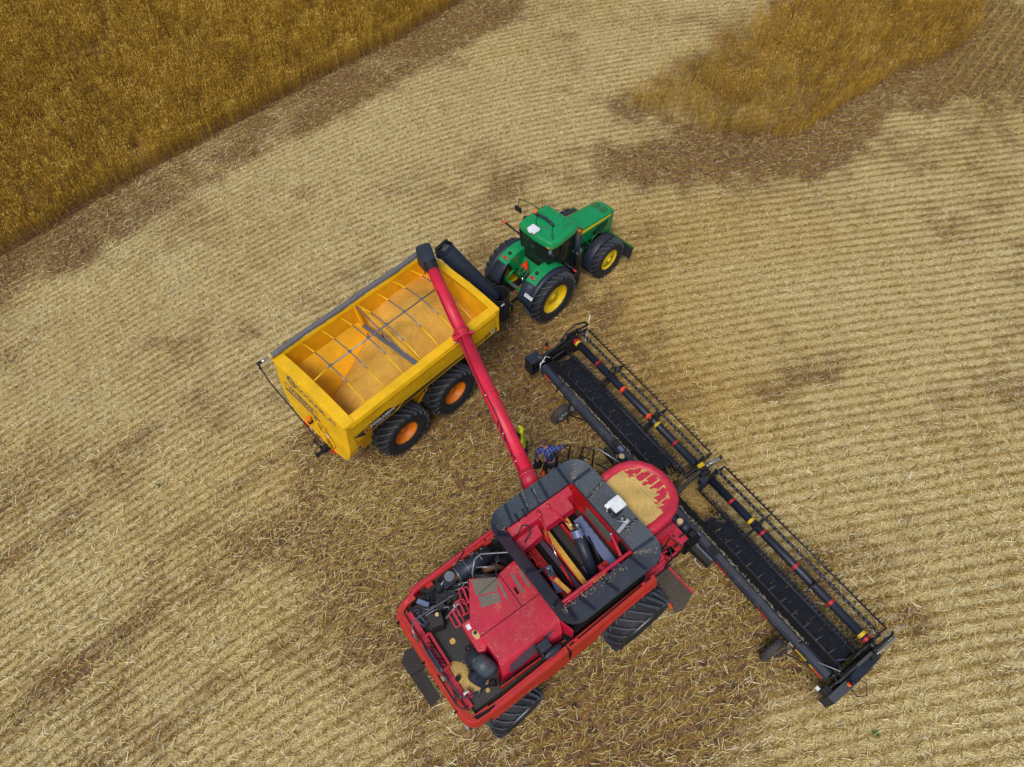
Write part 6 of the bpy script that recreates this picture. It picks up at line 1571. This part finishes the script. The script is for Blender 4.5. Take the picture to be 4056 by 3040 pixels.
def groundmat():
    m, nt, b = _new('stubble field ground'); L = nt.links.new
    tc = _n(nt, 'ShaderNodeTexCoord'); P = tc.outputs['Object']
    ac = _n(nt, 'ShaderNodeAttribute', attribute_name='chaff'); aw = _n(nt, 'ShaderNodeAttribute', attribute_name='warm'); ap = _n(nt, 'ShaderNodeAttribute', attribute_name='phi')
    n1 = _n(nt, 'ShaderNodeTexNoise', Scale=16.0, Detail=5.0, Roughness=.75); L(P, n1.inputs['Vector'])
    n2 = _n(nt, 'ShaderNodeTexNoise', Scale=5.0, Detail=6.0, Roughness=.7); L(P, n2.inputs['Vector'])
    n3 = _n(nt, 'ShaderNodeTexNoise', Scale=42.0, Detail=3.0, Roughness=.8); L(P, n3.inputs['Vector'])
    soil = _ramp(nt, [(.34, (.040, .034, .030, 1)), (.46, (.135, .078, .045, 1)), (.62, (.29, .155, .080, 1))]); L(n2.outputs['Fac'], soil.inputs[0])
    pale = _ramp(nt, [(.35, (.08, .068, .045, 1)), (.46, (.50, .41, .185, 1)), (.60, (.92, .82, .50, 1))]); L(n3.outputs['Fac'], pale.inputs[0])
    gold = _ramp(nt, [(.34, (.10, .060, .018, 1)), (.46, (.44, .275, .065, 1)), (.62, (.78, .54, .18, 1))]); L(n3.outputs['Fac'], gold.inputs[0])
    mc = _n(nt, 'ShaderNodeMix', data_type='RGBA'); L(aw.outputs['Fac'], mc.inputs['Factor']); L(pale.outputs[0], mc.inputs['A']); L(gold.outputs[0], mc.inputs['B'])
    # chaff coverage broken up by noise
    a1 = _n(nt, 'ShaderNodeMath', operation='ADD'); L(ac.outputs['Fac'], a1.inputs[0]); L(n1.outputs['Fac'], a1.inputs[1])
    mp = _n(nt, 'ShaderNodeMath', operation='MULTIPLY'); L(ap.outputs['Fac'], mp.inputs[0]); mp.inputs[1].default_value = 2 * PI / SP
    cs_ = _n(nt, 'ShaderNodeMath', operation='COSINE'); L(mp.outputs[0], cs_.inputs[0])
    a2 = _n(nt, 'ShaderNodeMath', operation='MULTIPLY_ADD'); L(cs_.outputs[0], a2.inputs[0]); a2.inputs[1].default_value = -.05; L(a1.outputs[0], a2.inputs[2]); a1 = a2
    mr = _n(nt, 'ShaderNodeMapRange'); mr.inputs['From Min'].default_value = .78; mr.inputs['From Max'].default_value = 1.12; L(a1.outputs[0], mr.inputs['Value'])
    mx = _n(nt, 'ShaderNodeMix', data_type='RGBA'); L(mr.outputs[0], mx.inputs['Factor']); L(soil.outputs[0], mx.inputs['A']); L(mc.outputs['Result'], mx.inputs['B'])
    # drill rows
    n5 = _n(nt, 'ShaderNodeTexNoise', Scale=.45, Detail=3.0); L(P, n5.inputs['Vector'])
    rm = _n(nt, 'ShaderNodeMapRange'); rm.inputs['From Min'].default_value = -1.0; rm.inputs['From Max'].default_value = 1; rm.inputs['To Min'].default_value = .93; rm.inputs['To Max'].default_value = 1.05; nm = _n(nt, 'ShaderNodeMapRange'); nm.inputs['From Min'].default_value = .40; nm.inputs['From Max'].default_value = .62; nm.inputs['To Min'].default_value = -.15; nm.inputs['To Max'].default_value = -1.2; L(n5.outputs['Fac'], nm.inputs['Value'])
    ng = _n(nt, 'ShaderNodeMath', operation='MULTIPLY'); L(cs_.outputs[0], ng.inputs[0]); L(nm.outputs[0], ng.inputs[1]); L(ng.outputs[0], rm.inputs['Value'])
    h = _n(nt, 'ShaderNodeHueSaturation'); L(mx.outputs['Result'], h.inputs['Color']); L(rm.outputs[0], h.inputs['Value'])
    # golden stubble stems standing along every drill row
    r1 = _n(nt, 'ShaderNodeMapRange'); r1.inputs['From Min'].default_value = .0; r1.inputs['From Max'].default_value = .9; L(cs_.outputs[0], r1.inputs['Value'])
    r2 = _n(nt, 'ShaderNodeMapRange'); r2.inputs['From Min'].default_value = .38; r2.inputs['From Max'].default_value = .58; r2.inputs['To Min'].default_value = .1; L(n1.outputs['Fac'], r2.inputs['Value'])
    r3 = _n(nt, 'ShaderNodeMapRange'); r3.inputs['From Min'].default_value = .38; r3.inputs['From Max'].default_value = .62; r3.inputs['To Min'].default_value = .15; r3.inputs['To Max'].default_value = .72; L(n5.outputs['Fac'], r3.inputs['Value'])
    q1 = _n(nt, 'ShaderNodeMath', operation='MULTIPLY'); L(r1.outputs[0], q1.inputs[0]); L(r2.outputs[0], q1.inputs[1])
    q2 = _n(nt, 'ShaderNodeMath', operation='MULTIPLY'); L(q1.outputs[0], q2.inputs[0]); L(r3.outputs[0], q2.inputs[1])
    rc_ = _ramp(nt, [(.35, (.16, .085, .025, 1)), (.5, (.42, .255, .070, 1)), (.65, (.60, .41, .14, 1))]); L(n3.outputs['Fac'], rc_.inputs[0])
    mrow = _n(nt, 'ShaderNodeMix', data_type='RGBA'); L(q2.outputs[0], mrow.inputs['Factor']); L(h.outputs[0], mrow.inputs['A']); L(rc_.outputs[0], mrow.inputs['B'])
    L(mrow.outputs['Result'], b.inputs['Base Color']); b.inputs['Roughness'].default_value = .9; b.inputs['Specular IOR Level'].default_value = .15
    bp = _n(nt, 'ShaderNodeBump', Strength=.6, Distance=.03); L(n1.outputs['Fac'], bp.inputs['Height']); L(bp.outputs[0], b.inputs['Normal'])
    return m
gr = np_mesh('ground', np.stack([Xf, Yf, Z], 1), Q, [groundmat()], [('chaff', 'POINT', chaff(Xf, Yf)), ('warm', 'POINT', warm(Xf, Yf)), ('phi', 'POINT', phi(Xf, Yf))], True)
tag(gr, kind='structure'); gr['label'] = 'harvested wheat field of brown soil and pale chaff'
# ---- blades
def region(n):
    y = RNG.uniform(0, 1, n); w0, w1 = 13.8, 30.5
    # area-weighted trapezoid sample
    a = (w1 - w0) / 2; Y_ = (-w0 + np.sqrt(w0 * w0 + y * (w1 * w1 - w0 * w0))) / (w1 - w0)
    yy_ = .8 + Y_ * 41.; xx = (RNG.uniform(-1, 1, n)) * (w0 + (w1 - w0) * Y_); return xx, yy_
def ribbon(px, py, pz, dx, dy, dz, L, w, taper=.5):
    n = len(px); sx = -dy; sy = dx; nn = np.hypot(sx, sy) + 1e-9; sx = sx / nn; sy = sy / nn
    # random roll so that ribbons catch light differently
    up = RNG.uniform(-.8, .8, n)
    S = np.stack([sx, sy, up], 1); S /= np.linalg.norm(S, axis=1)[:, None]; S *= w[:, None]
    P = np.stack([px, py, pz], 1); D = np.stack([dx, dy, dz], 1) * L[:, None]
    return np.stack([P - S, P + S, P + D + S * taper, P + D - S * taper], 1).reshape(-1, 3)
def quads(n): return np.arange(n * 4).reshape(-1, 4)
def scatter_straw():
    n = 470000; x, y = region(n); c = chaff(x, y); keep = (RNG.random(n) < (.34 + .66 * np.clip(c * 1.15, 0, 1) ** 1.4)) & ~inpoly(x, y, POLYA)
    x, y, c = x[keep], y[keep], c[keep]; n = len(x)
    base_a = np.arctan(slope(x)); a = np.where(RNG.random(n) < .45, base_a + RNG.normal(0, .5, n), RNG.uniform(0, 2 * PI, n))
    el = RNG.normal(.06, .16, n); L = RNG.gamma(3.0, .045, n) * np.where(y < 12, 1.25, 1.0); L = np.clip(L, .04, .26); w = RNG.uniform(.0036, .0074, n) * np.where(y < 12, 1.2, 1.0)
    v = ribbon(x, y, .015 + RNG.uniform(0, .05, n), np.cos(a) * np.cos(el), np.sin(a) * np.cos(el), np.sin(el), L, w, .8)
    tone = np.clip(RNG.normal(.58, .27, n) + .12 * (c - .5) - .42 * warm(x, y) * RNG.random(n) + .15 * (fbm(x, y, 1.2, 8) - .5), 0, 1)
    return v, tone
M['fieldstraw'] = strawmat('field straw', [(0, (.06, .040, .012)), (.22, (.28, .18, .035)), (.5, (.64, .49, .155)), (.78, (.90, .77, .37)), (1, (.98, .92, .64))])
v, t = scatter_straw(); so = np_mesh('loose_straw', v, quads(len(t)), [M['fieldstraw']], [('tone', 'FACE', t)])
tag(so, 'loose threshed straw littering the harvested stubble', 'straw', kind='stuff')
def stubble():
    n = 520000; x, y = region(n); keep = ~inpoly(x, y, POLYA) & ~inpoly(x, y, CROPB); x, y = x[keep], y[keep]; n = len(x)
    ph = phi(x, y); y = y + (np.round(ph / SP) * SP - ph) + RNG.normal(0, .034, n)
    c = chaff(x, y); L = RNG.uniform(.10, .22, n) * (1 - .35 * np.clip(c, 0, 1)); g_ = fbm(x, y, 1.0, 55) > .30
    a = RNG.uniform(0, 2 * PI, n); el = RNG.normal(1.25, .22, n)
    crushed = (gauss(x, y, -2.5, 8.2, 5, 3, .6) + gauss(x, y, 4, 4, 5, 3, .5)) > .5
    el = np.where(crushed, el * RNG.uniform(.2, 1, n), el)
    v = ribbon(x, y, np.full(n, -.01), np.cos(a) * np.cos(el), np.sin(a) * np.cos(el), np.sin(el), L, RNG.uniform(.003, .0055, n), .9)
    tone = np.clip(RNG.normal(.44, .17, n) - .05 * c, 0, 1)
    return v, tone
M['stubblestraw'] = strawmat('stubble straw', [(0, (.07, .042, .010)), (.4, (.38, .25, .045)), (.75, (.62, .45, .105)), (1, (.84, .68, .27))])
v, t = stubble(); st = np_mesh('stubble', v, quads(len(t)), [M['stubblestraw']], [('tone', 'FACE', t)])
tag(st, 'short cut wheat stubble standing in curved drill rows', 'stubble', kind='stuff')
# long flattened straw around the machines
def longs():
    n = 11000; cxs = np.array([(-3.0, 7.8, 2.6, 1.5), (-4.8, 9.3, 1.6, .9), (3.5, 3.2, 4.5, 1.4), (8.0, 6.0, 4.0, 1.5), (.5, 10.6, 2.0, 1.2), (-5.5, 5.5, 3.0, 1.6)])
    k = RNG.integers(0, len(cxs), n); x = cxs[k, 0] + RNG.normal(0, 1, n) * cxs[k, 2]; y = cxs[k, 1] + RNG.normal(0, 1, n) * cxs[k, 3]
    a = .62 + RNG.normal(0, .65, n); el = RNG.normal(.04, .08, n); L = RNG.uniform(.10, .36, n)
    v = ribbon(x, y, .03 + RNG.uniform(0, .05, n), np.cos(a) * np.cos(el), np.sin(a) * np.cos(el), np.sin(el), L, RNG.uniform(.003, .006, n), .7)
    return v, np.clip(RNG.normal(.56, .18, n), 0, 1)
v, t = longs(); lo = np_mesh('flattened_straw', v, quads(len(t)), [M['fieldstraw']], [('tone', 'FACE', t)])
tag(lo, 'long flattened straw stalks driven over between the cart and the harvester', 'straw', kind='stuff')
M['crop'] = strawmat('ripe wheat', [(0, (.09, .043, .005)), (.3, (.28, .150, .012)), (.6, (.51, .300, .026)), (.85, (.72, .465, .065)), (1, (.86, .66, .20))], .7)
def crop(poly, n, xr, yr, seed, name, label, lean):
    x = RNG.uniform(*xr, n); y = RNG.uniform(*yr, n); k = inpoly(x, y, poly); x, y = x[k], y[k]
    # thin where the drill left gaps
    k = fbm(x, y, .9, seed) + .35 * fbm(x, y, .35, seed + 5) > .44; x, y = x[k], y[k]
    ph = phi(x, y); y = y + (np.round(ph / SP) * SP - ph) * .9 + RNG.normal(0, .045, len(x))
    if name == 'standing_wheat' and seed > 200:
        ed = seg_dist(x, y, poly, True); wl = np.where(y > 27.6 + .62 * (x - 8), 1.6, .25)
        kk = RNG.random(len(x)) < np.clip(.12 + ed / wl, 0, 1); x, y = x[kk], y[kk]
    n = len(x); H = RNG.normal(.78, .05, n) * (.88 + .24 * fbm(x, y, 2.0, seed + 3)); dl = np.minimum(1, seg_dist(x, y, poly, True) / .5)
    lx = lean[0] + RNG.normal(0, .09, n); ly = lean[1] + RNG.normal(0, .09, n)
    dz = np.sqrt(np.maximum(.1, 1 - lx ** 2 - ly ** 2)); V_ = []; T_ = []
    hgt = fbm(x, y, 1.6, seed + 9); fine = fbm(x, y, .30, seed + 21, 2); H = H * (.87 + .26 * fine); colt = .80 * (fine - .5) + .35 * (hgt - .5)
    # stem in two pieces so the lower part is darker
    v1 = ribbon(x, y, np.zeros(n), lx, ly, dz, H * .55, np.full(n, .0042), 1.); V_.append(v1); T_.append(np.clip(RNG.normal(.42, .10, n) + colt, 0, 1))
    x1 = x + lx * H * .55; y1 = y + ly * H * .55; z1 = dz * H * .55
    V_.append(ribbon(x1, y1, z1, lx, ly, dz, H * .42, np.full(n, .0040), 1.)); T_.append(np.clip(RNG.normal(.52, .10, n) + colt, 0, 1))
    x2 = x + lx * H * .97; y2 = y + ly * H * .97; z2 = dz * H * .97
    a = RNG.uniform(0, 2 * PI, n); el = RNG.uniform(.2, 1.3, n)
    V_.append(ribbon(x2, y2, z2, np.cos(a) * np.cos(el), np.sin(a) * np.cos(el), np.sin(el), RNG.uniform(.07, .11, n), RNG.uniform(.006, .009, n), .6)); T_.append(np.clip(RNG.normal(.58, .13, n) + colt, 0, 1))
    m = RNG.random(n) < .7; a = RNG.uniform(0, 2 * PI, m.sum()); q = m.sum(); hh = RNG.uniform(.35, .8, q)
    V_.append(ribbon(x[m] + lx[m] * H[m] * hh, y[m] + ly[m] * H[m] * hh, dz[m] * H[m] * hh, np.cos(a) * .8, np.sin(a) * .8, RNG.uniform(-.7, .3, q), RNG.uniform(.08, .2, q), RNG.uniform(.004, .007, q), .3)); T_.append(np.clip(RNG.normal(.45, .2, q), 0, 1))
    v = np.concatenate(V_); t = np.concatenate(T_)
    o = np_mesh(name, v, quads(len(t)), [M['crop']], [('tone', 'FACE', t)]); tag(o, label, 'wheat crop', kind='stuff'); return o
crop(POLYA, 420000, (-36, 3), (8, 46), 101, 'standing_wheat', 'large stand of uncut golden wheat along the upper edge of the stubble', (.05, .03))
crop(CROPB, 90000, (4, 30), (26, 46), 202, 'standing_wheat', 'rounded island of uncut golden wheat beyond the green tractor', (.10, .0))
# a fringe of bent stalks along the island's edge
def fringe():
    pts = np.array([(11.8, 26.8), (13.2, 27.3), (14.6, 28.6), (16.2, 30.1), (17.6, 31.2)]); n = 260; s_ = RNG.uniform(0, 3.999, n); i = s_.astype(int); f_ = s_ - i
    p = pts[i] * (1 - f_)[:, None] + pts[i + 1] * f_[:, None]; x = p[:, 0] + RNG.normal(0, .10, n); y = p[:, 1] + RNG.normal(0, .10, n)
    a = .75 + RNG.normal(0, .3, n); el = RNG.uniform(.35, 1.1, n)
    return ribbon(x, y, np.zeros(n), np.cos(a) * np.cos(el), np.sin(a) * np.cos(el), np.sin(el), RNG.uniform(.5, .8, n), np.full(n, .005), .7), np.clip(RNG.normal(.62, .14, n), 0, 1)
v, t = fringe(); fo = np_mesh('bent_wheat', v, quads(len(t)), [M['crop']], [('tone', 'FACE', t)]); tag(fo, 'pale bent wheat stalks leaning along the edge of the uncut island', 'wheat crop', kind='stuff')
# diagonal straw rows in the far corner of the headland
def diag():
    n = 24000; d = np.array([.62, .785]); nrm = np.array([.785, -.62]); k = RNG.integers(0, 24, n); s_ = RNG.uniform(0, 14, n)
    o_ = np.array([19.6, 29.6]); x = o_[0] + d[0] * s_ + nrm[0] * (k * .45) + RNG.normal(0, .035, n); y = o_[1] + d[1] * s_ + nrm[1] * (k * .45) + RNG.normal(0, .035, n)
    m = ~inpoly(x, y, CROPB) & (RNG.random(n) < np.clip((s_ + 2) / 8, 0, 1)); x, y = x[m], y[m]; n = len(x); a = RNG.uniform(0, 2 * PI, n); el = RNG.normal(1.2, .25, n)
    return ribbon(x, y, np.zeros(n), np.cos(a) * np.cos(el), np.sin(a) * np.cos(el), np.sin(el), RNG.uniform(.14, .24, n), np.full(n, .005), .9), np.clip(RNG.normal(.46, .14, n), 0, 1)
v, t = diag(); do = np_mesh('stubble_rows', v, quads(len(t)), [M['fieldstraw']], [('tone', 'FACE', t)]); tag(do, 'cut stubble in straight diagonal rows at the far headland corner', 'stubble', kind='stuff')
# a few green weeds in the stubble
M['weed'] = plain('weed leaf', (.06, .16, .02), .6)
rw = random.Random(9)
for i, (x, y, lab) in enumerate(((-10.97, 9.6, 'small green weed tuft in the stubble well behind the yellow cart'), (-4.55, 17.75, 'small green weed in the stubble beyond the yellow cart'), (-5.2, 16.9, 'faint green weed beside the furrow beyond the yellow cart'), (9.3, 2.6, 'tiny green weed on the bare ground near the end of the black header'))):
    def weed(b):
        for k in range(26):
            a = rw.uniform(0, 2 * PI); L = rw.uniform(.06, .16); e = rw.uniform(.1, .9)
            d = V((math.cos(a) * math.cos(e), math.sin(a) * math.cos(e), math.sin(e))); s = V((-math.sin(a), math.cos(a), 0)) * .018
            b.add([V((0, 0, .01)), d * L * .5 + s, d * L, d * L * .5 - s], [(0, 1, 2, 3)], 'weed')
    o = one('weed', 'weed', None, weed); o.location = (x, y, .02); tag(o, lab, 'weed')

# ================================================================== CAMERA, LIGHT
cam = bpy.data.cameras.new('camera'); co = bpy.data.objects.new('camera', cam); COL.objects.link(co)
co.location = (0, 0, 19.924); co.rotation_euler = (R_(34.0), 0, 0)
cam.sensor_width = 36; cam.lens = 36 * 2774.5 / 4056; cam.clip_end = 5000; cam.clip_start = .1
sc.camera = co
w = bpy.data.worlds.new('World'); sc.world = w; w.use_nodes = True
nt = w.node_tree; bg_ = nt.nodes['Background']
sky = nt.nodes.new('ShaderNodeTexSky'); sky.sky_type = 'NISHITA'; sky.sun_disc = False
SE, SA = R_(58), R_(200)
sky.sun_elevation = SE; sky.sun_rotation = SA; sky.air_density = 1.0; sky.dust_density = 3.5
nt.links.new(sky.outputs[0], bg_.inputs['Color']); bg_.inputs['Strength'].default_value = .105
sl = bpy.data.lights.new('sun', 'SUN'); so_ = bpy.data.objects.new('sun', sl); COL.objects.link(so_)
sl.energy = 1.7; sl.angle = R_(22); sl.color = (1, .96, .90)
d = V((math.sin(SA) * math.cos(SE), math.cos(SA) * math.cos(SE), math.sin(SE)))
so_.rotation_euler = d.to_track_quat('Z', 'Y').to_euler()
sc.view_settings.view_transform = 'Standard'; sc.view_settings.look = 'None'; sc.view_settings.exposure = 0; sc.view_settings.gamma = 1
sc.render.engine = 'CYCLES'; sc.cycles.use_denoising = True
sc.cycles.max_bounces = 6; sc.cycles.transparent_max_bounces = 6
